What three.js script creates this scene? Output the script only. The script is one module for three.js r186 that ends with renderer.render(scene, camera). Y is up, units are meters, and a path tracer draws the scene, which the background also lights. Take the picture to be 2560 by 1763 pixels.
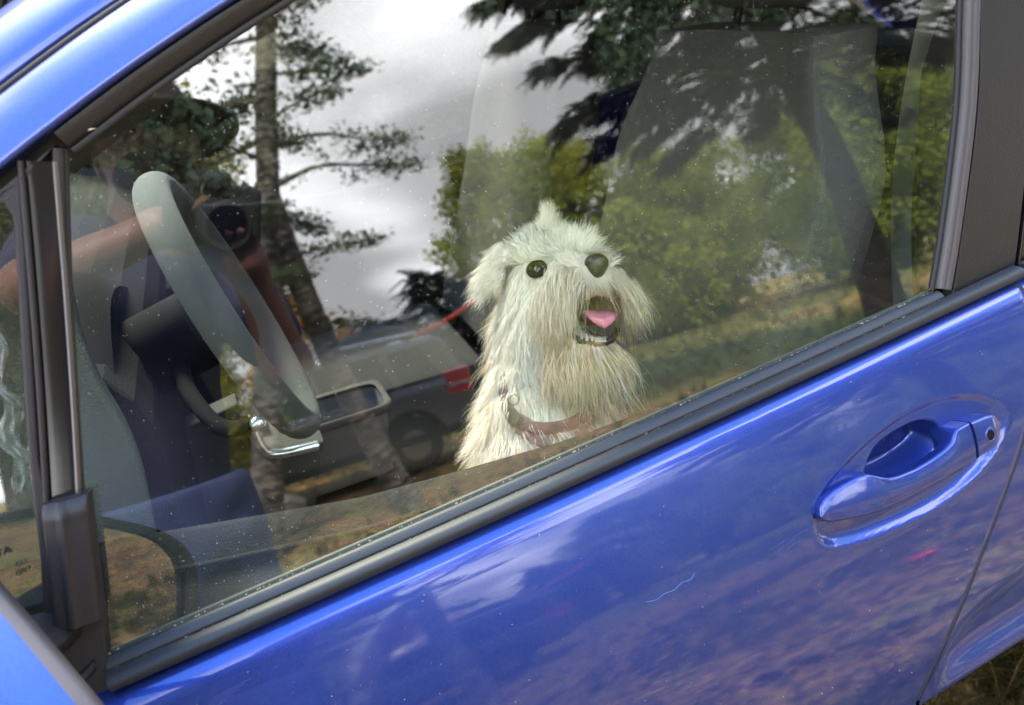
import * as THREE from 'three';
import { MarchingCubes } from 'three/addons/objects/MarchingCubes.js';
import { mergeGeometries } from 'three/addons/utils/BufferGeometryUtils.js';
import { RoundedBoxGeometry } from 'three/addons/geometries/RoundedBoxGeometry.js';

// ---------------------------------------------------------------- camera
const scene = new THREE.Scene();
const camera = new THREE.PerspectiveCamera(2 * Math.atan(881.5 / 1900) * 180 / Math.PI, 1024 / 705, 0.02, 600);
{
  const m = new THREE.Matrix4().makeBasis(new THREE.Vector3(0.9177, -0.1146, 0.3804), new THREE.Vector3(0.2666, 0.8874, -0.3760), new THREE.Vector3(-0.2945, 0.4464, 0.8450));
  camera.position.set(-0.1644, 1.3321, 0.5028);
  camera.quaternion.setFromRotationMatrix(m);
  camera.focus = 0.72;
  camera.userData.fStop = 5.6;
}
const renderer = new THREE.WebGLRenderer({ antialias: true });
renderer.setSize(1024, 705);
renderer.toneMapping = THREE.LinearToneMapping;
renderer.toneMappingExposure = 6.0;
renderer.shadowMap.enabled = true;

// ---------------------------------------------------------------- noise
function mulberry(a) { return () => { a |= 0; a = a + 0x6D2B79F5 | 0; let t = Math.imul(a ^ a >>> 15, 1 | a); t = t + Math.imul(t ^ t >>> 7, 61 | t) ^ t; return ((t ^ t >>> 14) >>> 0) / 4294967296; }; }
const rnd = mulberry(7);
const R = (a, b) => a + (b - a) * rnd();
function hash3(x, y, z) { let h = Math.imul(x, 374761393) ^ Math.imul(y, 668265263) ^ Math.imul(z, 2147483647 ^ 0x5bd1e995); h = Math.imul(h ^ h >>> 13, 1274126177); return ((h ^ h >>> 16) >>> 0) / 4294967296; }
const sm = (t) => t * t * (3 - 2 * t), lerp = (a, b, t) => a + (b - a) * t, clamp = (x, a = 0, b = 1) => Math.min(b, Math.max(a, x));
const sstep = (a, b, x) => sm(clamp((x - a) / (b - a)));
function noise3(x, y, z) {
  const i = Math.floor(x), j = Math.floor(y), k = Math.floor(z), u = sm(x - i), v = sm(y - j), w = sm(z - k);
  const h = (a, b, c) => hash3(i + a, j + b, k + c);
  return lerp(lerp(lerp(h(0, 0, 0), h(1, 0, 0), u), lerp(h(0, 1, 0), h(1, 1, 0), u), v), lerp(lerp(h(0, 0, 1), h(1, 0, 1), u), lerp(h(0, 1, 1), h(1, 1, 1), u), v), w);
}
function fbm(x, y, z, n = 5) { let s = 0, a = 0.5, t = 0; for (let i = 0; i < n; i++) { s += a * noise3(x, y, z); t += a; a *= 0.5; x = x * 2.03 + 11.3; y = y * 2.03 + 5.7; z = z * 2.03 + 3.1; } return s / t; }

// ---------------------------------------------------------------- sky: broken cloud, grey undersides, white edges, blue gaps
{
  const W = 1024, H = 512, d = new Float32Array(W * H * 4);
  for (let j = 0; j < H; j++) for (let i = 0; i < W; i++) {
    const el = ((j + 0.5) / H - 0.5) * Math.PI, az = ((i + 0.5) / W - 0.5) * 2 * Math.PI;
    const x = Math.cos(el) * Math.cos(az), y = Math.sin(el), z = Math.cos(el) * Math.sin(az), o = (j * W + i) * 4;
    let c;
    if (y < 0.0) c = [0.55, 0.56, 0.57];
    else {
      const q = 1 / (y + 0.22), px = x * q, pz = z * q;
      const wx = fbm(px * 0.8 + 3, 1.5, pz * 0.8, 3) - 0.5, wz = fbm(px * 0.8 + 13, 4.5, pz * 0.8, 3) - 0.5;
      const big = fbm(px * 0.75 + wx * 1.2 + 113.1, 7.7, pz * 0.75 + wz * 1.2 + 55.6, 6);
      const cover = sstep(0.465, 0.575, big + 0.40 * Math.pow(1 - y, 1.6) - 0.06 * sstep(0.72, 0.95, y));
      const depthOfCloud = fbm(px * 1.1 + wx * 0.9 + 41, 2.2, pz * 1.1 + wz * 0.9 + 17, 5);
      const cloudLight = lerp(0.52, 1.65, sstep(0.40, 0.68, 1 - depthOfCloud)) * lerp(1.12, 0.98, y);
      const cloud = [cloudLight * 0.985, cloudLight * 0.995, cloudLight * 1.02];
      const blue = [lerp(0.62, 0.14, Math.sqrt(y)), lerp(0.80, 0.34, Math.sqrt(y)), lerp(1.05, 0.85, Math.sqrt(y))];
      c = [0, 1, 2].map((k) => lerp(blue[k], cloud[k], cover));
    }
    d[o] = c[0]; d[o + 1] = c[1]; d[o + 2] = c[2]; d[o + 3] = 1;
  }
  const t = new THREE.DataTexture(d, W, H, THREE.RGBAFormat, THREE.FloatType);
  t.mapping = THREE.EquirectangularReflectionMapping; t.magFilter = THREE.LinearFilter; t.needsUpdate = true;
  scene.background = t; scene.environment = t;
}
const sun = new THREE.DirectionalLight(0xfff0dc, 3.3);   // sun behind cloud beyond the far side of the car
sun.position.set(-6, 36, -26); sun.castShadow = true; sun.shadow.radius = 32;
Object.assign(sun.shadow.camera, { left: -30, right: 30, top: 30, bottom: -30, near: 1, far: 140 });
scene.add(sun, sun.target);

// ---------------------------------------------------------------- helpers
const V3 = (x, y, z) => new THREE.Vector3(x, y, z);
const used = {};
function numbered(n) { used[n] = (used[n] ?? -1) + 1; return used[n] ? n + '_' + String(used[n]).padStart(3, '0') : n; }
function meta(o, label, category, group, kind) { if (label) o.userData.label = label; if (category) o.userData.category = category; if (group) o.userData.group = group; if (kind) o.userData.kind = kind; return o; }
function thing(name, label, category, [x, y, z] = [0, 0, 0], group) { const o = new THREE.Group(); o.name = numbered(name); o.position.set(x, y, z); scene.add(o); return meta(o, label, category, group); }
function part(name, geo, mat, parent, label) { const o = new THREE.Mesh(geo, mat); o.name = name; o.castShadow = o.receiveShadow = true; parent.add(o); if (label) o.userData.label = label; return o; }
function solo(name, geo, mat, label, category, group, kind) { const o = new THREE.Mesh(geo, mat); o.name = numbered(name); o.castShadow = o.receiveShadow = true; scene.add(o); return meta(o, label, category, group, kind); }
function tex(w, h, fn, { srgb = true, rep } = {}) {
  const d = new Uint8Array(w * h * 4);
  for (let j = 0; j < h; j++) for (let i = 0; i < w; i++) { const c = fn(i / w, j / h, i, j), o = (j * w + i) * 4; const a = Array.isArray(c) ? c : [c, c, c]; for (let k = 0; k < 3; k++) d[o + k] = clamp(a[k]) * 255; d[o + 3] = 255; }
  const t = new THREE.DataTexture(d, w, h, THREE.RGBAFormat); t.wrapS = t.wrapT = THREE.RepeatWrapping; t.magFilter = t.minFilter = THREE.LinearFilter; if (srgb) t.colorSpace = THREE.SRGBColorSpace; if (rep) t.repeat.set(rep[0], rep[1]); t.needsUpdate = true; return t;
}
// value noise that tiles over p cells
function tnoise(u, v, p, seed = 0) { const x = u * p, y = v * p, i = Math.floor(x), j = Math.floor(y), a = sm(x - i), b = sm(y - j), h = (m, n) => hash3(((i + m) % p + p) % p, ((j + n) % p + p) % p, seed + p); return lerp(lerp(h(0, 0), h(1, 0), a), lerp(h(0, 1), h(1, 1), a), b); }
function tfbm(u, v, p, n = 4, seed = 0) { let s = 0, a = 0.5, t = 0; for (let i = 0; i < n; i++) { s += a * tnoise(u, v, p, seed + i * 17); t += a; a *= 0.5; p *= 2; } return s / t; }
const lin = (r, g, b) => new THREE.Color().setRGB(r, g, b);
const std = (c, roughness, o = {}) => new THREE.MeshStandardMaterial({ color: Array.isArray(c) ? lin(...c) : c, roughness, side: THREE.DoubleSide, ...o });
const phys = (c, roughness, o = {}) => new THREE.MeshPhysicalMaterial({ color: Array.isArray(c) ? lin(...c) : c, roughness, side: THREE.DoubleSide, ...o });
// rings: arrays of points of equal length -> skin; uv in metres
function loft(rings, { closed = false, caps = false, flip = false } = {}) {
  const n = rings[0].length, pos = [], uv = [], idx = []; let vAcc = 0;
  rings.forEach((r, i) => {
    if (i) { let s = 0; for (let k = 0; k < n; k++) s += r[k].distanceTo(rings[i - 1][k]); vAcc += s / n; }
    let u = 0; for (let k = 0; k < n + (closed ? 1 : 0); k++) { const p = r[k % n]; if (k) u += p.distanceTo(r[(k - 1) % n]); pos.push(p.x, p.y, p.z); uv.push(u, vAcc); }
  });
  const w = n + (closed ? 1 : 0);
  for (let i = 0; i < rings.length - 1; i++) for (let k = 0; k < w - 1; k++) { const a = i * w + k, b = a + 1, c = a + w, e = c + 1; flip ? idx.push(a, c, b, b, c, e) : idx.push(a, b, c, b, e, c); }
  if (caps) for (const [r0, rev] of [[0, false], [rings.length - 1, true]]) {
    const c = rings[r0].reduce((s, p) => s.add(p), V3(0, 0, 0)).divideScalar(n), base = pos.length / 3;
    pos.push(c.x, c.y, c.z); uv.push(0, 0); for (const p of rings[r0]) { pos.push(p.x, p.y, p.z); uv.push(p.x - c.x, p.y - c.y); }
    for (let k = 0; k < n; k++) { const a = base + 1 + k, b = base + 1 + (k + 1) % n; (rev !== flip) ? idx.push(base, a, b) : idx.push(base, b, a); }
  }
  const g = new THREE.BufferGeometry(); g.setAttribute('position', new THREE.Float32BufferAttribute(pos, 3)); g.setAttribute('uv', new THREE.Float32BufferAttribute(uv, 2)); g.setIndex(idx); g.computeVertexNormals(); return g;
}
function curve(pts, n, closed = false) { const c = new THREE.CatmullRomCurve3(pts.map((p) => V3(p[0], p[1], p[2] ?? 0)), closed, 'centripetal'); return c.getSpacedPoints(n).slice(0, closed ? n : n + 1); }
function poly2(pts, n, closed) { return curve(pts, n, closed).map((p) => [p.x, p.y]); }
function tube(pts, r, n = 24, seg = 10, closed = false) { return new THREE.TubeGeometry(new THREE.CatmullRomCurve3(pts.map((p) => p.isVector3 ? p : V3(...p)), closed), n, r, seg, closed); }
function box(w, h, d, x, y, z, r = 0.01, ry = 0, rx = 0, rz = 0) { const g = new RoundedBoxGeometry(w, h, d, 3, Math.min(r, w / 2.01, h / 2.01, d / 2.01)); g.rotateX(rx); g.rotateZ(rz); g.rotateY(ry); g.translate(x, y, z); return g; }
function interp(x, xs, ys) { if (x <= xs[0]) return ys[0]; for (let i = 1; i < xs.length; i++) if (x <= xs[i]) return lerp(ys[i - 1], ys[i], (x - xs[i - 1]) / (xs[i] - xs[i - 1])); return ys[ys.length - 1]; }
function sdPoly(x, y, p) { let d = 1e9, s = 1; for (let i = 0, j = p.length - 1; i < p.length; j = i++) { const ex = p[j][0] - p[i][0], ey = p[j][1] - p[i][1], wx = x - p[i][0], wy = y - p[i][1], t = clamp((wx * ex + wy * ey) / (ex * ex + ey * ey)); const bx = wx - ex * t, by = wy - ey * t; d = Math.min(d, bx * bx + by * by); const a = y >= p[i][1], b = y < p[j][1], c = ex * wy > ey * wx; if ((a && b && c) || (!a && !b && !c)) s = -s; } return s * Math.sqrt(d); }
// signed distances and skins from them
const sdCap = (p, a, b, ra, rb) => { const bx = b[0] - a[0], by = b[1] - a[1], bz = b[2] - a[2], px = p[0] - a[0], py = p[1] - a[1], pz = p[2] - a[2]; const t = clamp((px * bx + py * by + pz * bz) / (bx * bx + by * by + bz * bz + 1e-12)); return Math.hypot(px - bx * t, py - by * t, pz - bz * t) - lerp(ra, rb, t); };
const sdEll = (p, c, r) => { const x = (p[0] - c[0]) / r[0], y = (p[1] - c[1]) / r[1], z = (p[2] - c[2]) / r[2], k = Math.hypot(x, y, z), g = Math.hypot(x / r[0], y / r[1], z / r[2]); return g < 1e-9 ? -Math.min(...r) : k * (k - 1) / g; };
const smin = (a, b, k) => { const h = Math.max(k - Math.abs(a - b), 0) / k; return Math.min(a, b) - h * h * k * 0.25; };
const smax = (a, b, k) => -smin(-a, -b, k);
function skin(field, lo, hi, res) {
  const mc = new MarchingCubes(res, new THREE.MeshBasicMaterial(), false, false, 400000);
  mc.isolation = 0;
  const c = [0, 1, 2].map((k) => (lo[k] + hi[k]) / 2), h = [0, 1, 2].map((k) => (hi[k] - lo[k]) / 2), half = res / 2;
  const at = (x, y, z) => [c[0] + (x - half) / half * h[0], c[1] + (y - half) / half * h[1], c[2] + (z - half) / half * h[2]], B = 4, far = 2.6 * B / 2 * Math.hypot(...h) / half;
  for (let z0 = 0; z0 < res; z0 += B) for (let y0 = 0; y0 < res; y0 += B) for (let x0 = 0; x0 < res; x0 += B) {
    const m = field(at(x0 + B / 2, y0 + B / 2, z0 + B / 2)), skip = Math.abs(m) > far;   // a block well away from the surface needs one look
    for (let z = z0; z < Math.min(res, z0 + B); z++) for (let y = y0; y < Math.min(res, y0 + B); y++) for (let x = x0; x < Math.min(res, x0 + B); x++) mc.field[z * res * res + y * res + x] = skip ? -m : -field(at(x, y, z));
  }
  mc.update();
  const n = mc.count, pos = new Float32Array(n * 3), nor = new Float32Array(n * 3), e = 0.004 * Math.max(...h);
  for (let i = 0; i < n; i++) {
    const p = [0, 1, 2].map((k) => c[k] + mc.positionArray[i * 3 + k] * h[k]); pos.set(p, i * 3);
    const g = [0, 1, 2].map((k) => { const a = [...p], b = [...p]; a[k] += e; b[k] -= e; return field(a) - field(b); }), l = Math.hypot(...g) || 1; nor.set(g.map((q) => q / l), i * 3);
  }
  const g = new THREE.BufferGeometry(); g.setAttribute('position', new THREE.BufferAttribute(pos, 3)); g.setAttribute('normal', new THREE.BufferAttribute(nor, 3)); return g;
}

// ================================================================ materials
const grainT = tex(256, 256, (u, v) => 0.35 + 0.65 * Math.pow(tfbm(u, v, 40, 3, 3), 1.2), { srgb: false });
const pebbleT = tex(256, 256, (u, v) => { const a = tnoise(u, v, 48, 5), b = tnoise(u, v, 90, 9); return clamp(0.5 + (a - 0.5) * 1.2 + (b - 0.5) * 0.6); }, { srgb: false });
const flakeT = tex(512, 512, (u, v) => { const f = 0.80 + 0.2 * tnoise(u, v, 256, 2) + 0.06 * (tfbm(u, v, 6, 4, 8) - 0.5); return [f, f, f]; }, { srgb: false });
const filmT = tex(512, 512, (u, v) => { const f = tfbm(u, v, 5, 5, 21), g = tnoise(u, v, 180, 4); return 0.55 + 0.9 * (f - 0.5) + 0.25 * (g - 0.5); }, { srgb: false });
for (const t of [flakeT]) t.repeat.set(3, 3);
for (const t of [grainT, pebbleT]) t.repeat.set(24, 24);
filmT.repeat.set(3, 3);
const M = {
  paint: phys([0.026, 0.054, 0.268], 0.44, { metalness: 0.80, clearcoat: 1, clearcoatRoughness: 0.085, map: flakeT, clearcoatRoughnessMap: filmT }),
  trim: phys([0.017, 0.0145, 0.0145], 0.5, { specularIntensity: 0.7, bumpMap: grainT, bumpScale: 0.0003 }),
  gloss: phys([0.008, 0.007, 0.006], 0.16, { specularIntensity: 0.8 }),
  rubber: phys([0.019, 0.021, 0.022], 0.5, { specularIntensity: 0.75, bumpMap: grainT, bumpScale: 0.00015 }),
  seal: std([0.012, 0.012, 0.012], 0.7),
  glass: phys([0.90, 0.96, 0.91], 0.0, { transmission: 1, thickness: 0, ior: 1.98 }),
  card: phys([0.018, 0.019, 0.0175], 0.95, { specularIntensity: 0.35, bumpMap: pebbleT, bumpScale: 0.0005 }),
  dash: std([0.085, 0.098, 0.093], 0.6, { bumpMap: pebbleT, bumpScale: 0.0006 }),
  dark: phys([0.006, 0.0062, 0.0065], 0.95, { specularIntensity: 0.25 }),
  seat: std([0.022, 0.022, 0.021], 0.92, { bumpMap: pebbleT, bumpScale: 0.001 }),
  brown: std([0.035, 0.02, 0.016], 0.7),
  silver: phys([0.55, 0.60, 0.58], 0.22, { metalness: 0.85, clearcoat: 0.5 }),
  steel: std([0.35, 0.34, 0.33], 0.3, { metalness: 1 }),
  liner: std([0.06, 0.06, 0.057], 0.95),
};

// ================================================================ the blue car
// x runs to its tail, z out of its left side; the door glass leans in by T about the belt line, 0.95 m up
const T = 0.24304, cT = Math.cos(T), sT = Math.sin(T), MID = -0.70;
const gp = (x, s, w = 0) => V3(x, 0.95 + s * cT + w * sT, -s * sT + w * cT);
const belt = (x) => 0.00093 + 0.0865 * x + 0.01423 * x * x;
const yb = (x) => 0.95 + belt(x) * cT, zb = (x) => -belt(x) * sT;
const HS = [0.017, 0.0195, 0.0225, 0.0265, 0.031, 0.037, 0.050, 0.0928, 0.1546, 0.2319, 0.3092, 0.3556, 0.3865], ES = [84, 78, 66, 48, 36, 29, 26.5, 24, 20.5, 15, 10, 6, 4];
const ZT = []; { let z = 0.0035, ph = 0.017; for (let i = 0; i <= 400; i++) { const h = 0.017 + i * 0.001, e = Math.min(78, interp(h - 0.0005, HS, ES)); if (i) z += Math.tan(e * Math.PI / 180) * (h - ph); ZT.push(z); ph = h; } }
const Zof = (h) => { const f = clamp((h - 0.017) / 0.001, 0, 399.99), i = Math.floor(f); return lerp(ZT[i], ZT[i + 1], f - i); };
const car = thing('blue_car', 'bright blue hatchback with a white dog behind its closed driver window', 'car');
const cen = (g) => { const h = g.clone(); h.scale(1, 1, -1); h.translate(0, 0, 2 * MID); const ix = h.index; if (ix) for (let i = 0; i < ix.count; i += 3) { const a = ix.getX(i); ix.setX(i, ix.getX(i + 1)); ix.setX(i + 1, a); } h.computeVertexNormals(); return h; };

// --- window outline in the glass plane (x, s)
const pillarIn = [[-0.2488, 0.3215], [-0.2004, 0.3462], [-0.1634, 0.3635], [-0.1139, 0.3850], [-0.06, 0.4055], [0.0, 0.4225], [0.10, 0.4405], [0.22, 0.447], [0.36, 0.446], [0.47, 0.440], [0.552, 0.432]];
const glassL = [[-0.2488, 0.3204], [-0.2724, 0.239], [-0.307, 0.1044], [-0.3286, 0.0082], [-0.334, -0.05]];
const glassR = [[0.552, 0.432], [0.5342, 0.317], [0.5199, 0.2177], [0.4846, 0.0867], [0.4717, 0.0484], [0.455, 0.0]];
function flat(pts, w = 0) { const sh = new THREE.Shape(pts.map((p) => new THREE.Vector2(p[0], p[1]))), g = new THREE.ShapeGeometry(sh), a = g.attributes.position; for (let i = 0; i < a.count; i++) { const q = gp(a.getX(i), a.getY(i), w); a.setXYZ(i, q.x, q.y, q.z); } g.computeVertexNormals(); return g; }
function slab(pts, w0, w1, bevel = 0.0015, holes = []) {
  const sh = new THREE.Shape(pts.map((p) => new THREE.Vector2(p[0], p[1]))); for (const h of holes) sh.holes.push(new THREE.Path(h.map((p) => new THREE.Vector2(p[0], p[1]))));
  const g = new THREE.ExtrudeGeometry(sh, { depth: w1 - w0 - bevel, bevelEnabled: true, bevelSize: bevel, bevelThickness: bevel, bevelOffset: -bevel, bevelSegments: 3, curveSegments: 12 }), a = g.attributes.position;
  for (let i = 0; i < a.count; i++) { const q = gp(a.getX(i), a.getY(i), w0 + a.getZ(i)); a.setXYZ(i, q.x, q.y, q.z); } g.computeVertexNormals(); return g;
}
const pillarC = poly2(pillarIn, 60);
{
  const bottom = []; for (let i = 0; i <= 12; i++) { const x = lerp(-0.334, 0.455, i / 12); bottom.push([x, belt(x) - 0.02]); }
  const outline = [...bottom, ...glassR.slice(0, -1).reverse().map((p) => [p[0] + 0.004, p[1]]), ...[...pillarC].reverse().slice(1).map((p) => [p[0] - 0.002, p[1] + 0.004]), ...glassL.slice(1, -1).map((p) => [p[0] - 0.004, p[1]])];
  part('window_glass', flat(outline, 0), M.glass, car, 'closed driver window, dusty, mirroring trees and cloud');
}
// sweeps along a path in the glass plane: section points are [across, w], across measured to the left of travel
function along(path, section, ends) {
  const rings = path.map((p, i) => { const a = path[Math.max(0, i - 1)], b = path[Math.min(path.length - 1, i + 1)], l = Math.hypot(b[0] - a[0], b[1] - a[1]), tx = (b[0] - a[0]) / l, ty = (b[1] - a[1]) / l, sec = typeof section === 'function' ? section(i / (path.length - 1)) : section; return sec.map(([c, w]) => gp(p[0] - ty * c, p[1] + tx * c, w)); });
  return loft(rings, { flip: true, caps: ends });
}
const arc = (cx, cw, r, a0, a1, n) => Array.from({ length: n + 1 }, (_, i) => { const a = (a0 + (a1 - a0) * i / n) * Math.PI / 180; return [cx + r * Math.cos(a), cw + r * Math.sin(a)]; });
// frame over the door glass: black trim, blue sash, rubber joint, blue rail of the body
const sashPath = poly2([[-0.85, -0.03], [-0.70, 0.062], [-0.55, 0.1475], [-0.42, 0.2265], [-0.33, 0.2775], [-0.2488, 0.3215], ...pillarIn.slice(1, -1), [0.552, 0.433], [0.75, 0.42], [1.0, 0.39], [1.3, 0.34]], 150);
const sashFrom = sashPath.findIndex((p) => p[0] > -0.2510);
part('window_trim', along(sashPath.slice(sashFrom), [[-0.0015, -0.004], [-0.0005, 0.0035], [0.0012, 0.0056], [0.006, 0.0090], [0.0098, 0.0100], [0.0108, 0.0090], [0.0110, 0.002]]), M.trim, car);
part('glass_seal', along(sashPath.slice(sashFrom), [[-0.0055, 0.0004], [-0.0045, 0.0022], [-0.002, 0.0026], [-0.0008, 0.001]]), M.seal, car);
part('door_sash', along(sashPath, [[0.0112, 0.000], [0.0115, 0.0115], [0.0128, 0.0136], [0.0145, 0.0142], [0.0168, 0.0136], [0.0182, 0.0124], [0.0260, 0.0090], [0.034, 0.0045], [0.042, -0.0012], [0.0476, -0.0068], [0.0496, -0.0100], [0.0502, -0.0145], [0.0500, -0.024]]), M.paint, car);
part('joint_rubber', along(sashPath, [[0.0490, -0.026], [0.0500, -0.0168], [0.0525, -0.0145], [0.0548, -0.0160], [0.0560, -0.027]]), M.seal, car);
const railSec = [[0.0545, -0.030], [0.0545, -0.0215], [0.0556, -0.0185], [0.0580, -0.0172], [0.068, -0.0205], [0.080, -0.0290], [0.092, -0.0430], [0.102, -0.060], [0.110, -0.083], [0.115, -0.108], [0.117, -0.135]];
const railG = along(sashPath, railSec);
part('roof_rail', railG, M.paint, car);
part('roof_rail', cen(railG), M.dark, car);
{ // far side: sash, glass and far door trim
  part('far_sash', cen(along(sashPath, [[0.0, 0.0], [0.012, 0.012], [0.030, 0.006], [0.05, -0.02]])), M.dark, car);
  const o = [...Array.from({ length: 10 }, (_, i) => { const x = lerp(-0.62, 0.455, i / 9); return [x, belt(x) - 0.02]; }), ...glassR.slice(0, -1).reverse(), ...[...pillarC].reverse().slice(1), [-0.42, 0.226], [-0.6, 0.12]];
  part('far_window', cen(flat(o, 0)), M.glass, car);
}
// --- quarter window, divider post, cover and sail panel
{
  const outer = [[-0.2535, 0.3245], [-0.33, 0.2835], [-0.42, 0.2335], [-0.55, 0.158], [-0.70, 0.07], [-0.70, -0.055], [-0.345, -0.030], [-0.334, 0.05], [-0.3250, 0.128], [-0.2949, 0.245], [-0.2797, 0.3041]];
  const hole = poly2([[-0.3005, 0.2962], [-0.2945, 0.2945], [-0.2918, 0.2870], [-0.2963, 0.2662], [-0.3160, 0.190], [-0.3340, 0.118], [-0.3500, 0.045], [-0.3590, 0.020], [-0.3760, 0.014], [-0.50, 0.012], [-0.6, 0.012], [-0.61, 0.03], [-0.60, 0.055], [-0.55, 0.085], [-0.42, 0.210], [-0.33, 0.2790]], 120, true);
  part('quarter_frame', slab(outer, -0.004, 0.0075, 0.0022, [hole]), M.trim, car);
  part('quarter_glass', flat([[-0.283, 0.305], [-0.62, 0.11], [-0.62, 0.0], [-0.34, 0.0]], -0.001), M.glass, car);
  const top = [-0.2650, 0.3155], bot = [-0.3215, 0.085], post = Array.from({ length: 14 }, (_, i) => [lerp(bot[0], top[0], i / 13) + 0.0012 * Math.sin(i / 13 * 3.14), lerp(bot[1], top[1], i / 13)]);
  // across > 0 is the front side
  part('divider_post', along(post, [[0.0092, 0.000], [0.0090, 0.0066], [0.0082, 0.0072], [0.0040, 0.0076], [-0.0030, 0.0078], [-0.0062, 0.0076]]), M.gloss, car);
  part('divider_edge', along(post, [[0.0136, 0.002], [0.0134, 0.0090], [0.0124, 0.0102], [0.0104, 0.0100], [0.0094, 0.0088], [0.0092, 0.002]]), M.trim, car);
  part('divider_bead', along(post, arc(-0.0077, 0.0072, 0.0019, 190, -10, 10)), phys([0.05, 0.045, 0.042], 0.28, { clearcoat: 0.6, clearcoatRoughness: 0.1 }), car);
  const runp = poly2([[-0.2530, 0.3215], [-0.2762, 0.239], [-0.3105, 0.1044], [-0.3320, 0.0082], [-0.3365, -0.02]], 24).reverse();
  part('glass_run', along(runp, [[0.0042, 0.001], [0.0040, 0.0062], [0.0028, 0.0074], [-0.0012, 0.0070], [-0.0026, 0.0052], [-0.0032, 0.0004]]), M.trim, car);
  part('glass_seal', along(runp, [[-0.0026, 0.0034], [-0.0040, 0.0030], [-0.0046, 0.0004]]), M.seal, car);
  // the cover round the foot of the divider
  const cov = Array.from({ length: 16 }, (_, i) => i / 15), covP = (t) => [lerp(-0.3345, -0.3165, t), lerp(0.0115, 0.0985, t)];
  const rings = cov.map((t) => {
    const [x, s] = covP(t), l = 1 - sstep(0.93, 1.0, t) * 0.25, k = 1 - 0.05 * t, rim = sstep(0.88, 0.93, t) * (1 - sstep(0.965, 1, t)) * 0.0012;
    return [[-0.0150, 0.004], [-0.0154, 0.0155], [-0.0146, 0.0205], [-0.0120, 0.0222], [-0.0070, 0.0226], [-0.0056, 0.0238], [-0.0038, 0.0262], [-0.0010, 0.0270], [0.0004, 0.0262], [0.0018, 0.0246], [0.0040, 0.0240], [0.0100, 0.0236], [0.0136, 0.0226], [0.0150, 0.0202], [0.0152, 0.004]].map(([c, w]) => gp(x + c * k, s - c * 0.05, (w + rim) * l));
  });
  part('divider_cover', loft(rings, { caps: true }), M.trim, car);
  part('sail_panel', slab(poly2([[-0.420, 0.012], [-0.352, 0.0120], [-0.3205, 0.0120], [-0.3230, 0.0], [-0.3278, -0.0228], [-0.3359, -0.0531], [-0.36, -0.060], [-0.42, -0.060]], 60, true), -0.004, 0.0085, 0.002), M.trim, car);
  part('sail_foot', loft(Array.from({ length: 12 }, (_, i) => { const t = i / 11, x = lerp(-0.372, -0.3375, t), s = -0.0385 + 0.012 * t * t; return arc(0, 0, 1, 200, -20, 8).map(([a, b]) => gp(x, s + a * 0.0042, 0.0085 + b * 0.006 * (0.3 + 0.7 * Math.sin(Math.PI * (0.15 + 0.8 * t))))); }), {}), M.trim, car);
  part('mirror_foot', loft(Array.from({ length: 14 }, (_, i) => { const t = i / 13, c = gp(-0.372, 0.004, 0.002).lerp(V3(-0.385, 0.985, 0.085), t), r = lerp(0.034, 0.020, Math.sqrt(t)); return Array.from({ length: 16 }, (_, k) => { const a = k / 16 * 2 * Math.PI; return V3(c.x + r * Math.cos(a) * 1.25, c.y + r * Math.sin(a) * 0.62, c.z); }); }), { closed: true }), M.trim, car);
}
// --- belt: rubber lip against the glass, rubber moulding under it
const beltPath = (x0, x1, n) => Array.from({ length: n + 1 }, (_, i) => { const x = lerp(x0, x1, i / n); return [x, belt(x)]; });
part('belt_lip', along(beltPath(-0.331, 0.4745, 70), [[-0.002, 0.0002], [0.0000, 0.0022], [0.0002, 0.0042], [-0.0008, 0.0064], [-0.0030, 0.0090], [-0.0052, 0.0108], [-0.0066, 0.0112], [-0.0080, 0.0104], [-0.0092, 0.0080]].map(([c, w]) => [c, w])), M.rubber, car);
const mouldSec = [[-0.0072, 0.0090], [-0.0076, 0.0130], [-0.0084, 0.0168], [-0.0100, 0.0198], [-0.0120, 0.0216], [-0.0140, 0.0222], [-0.0162, 0.0218], [-0.0184, 0.0206], [-0.0200, 0.0192], [-0.0210, 0.0170], [-0.0214, 0.012]];
part('belt_moulding', along(beltPath(-0.332, 0.5730, 80), mouldSec, true), M.rubber, car);
part('belt_moulding', along(beltPath(0.5800, 1.25, 50), mouldSec, true), M.rubber, car);
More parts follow.
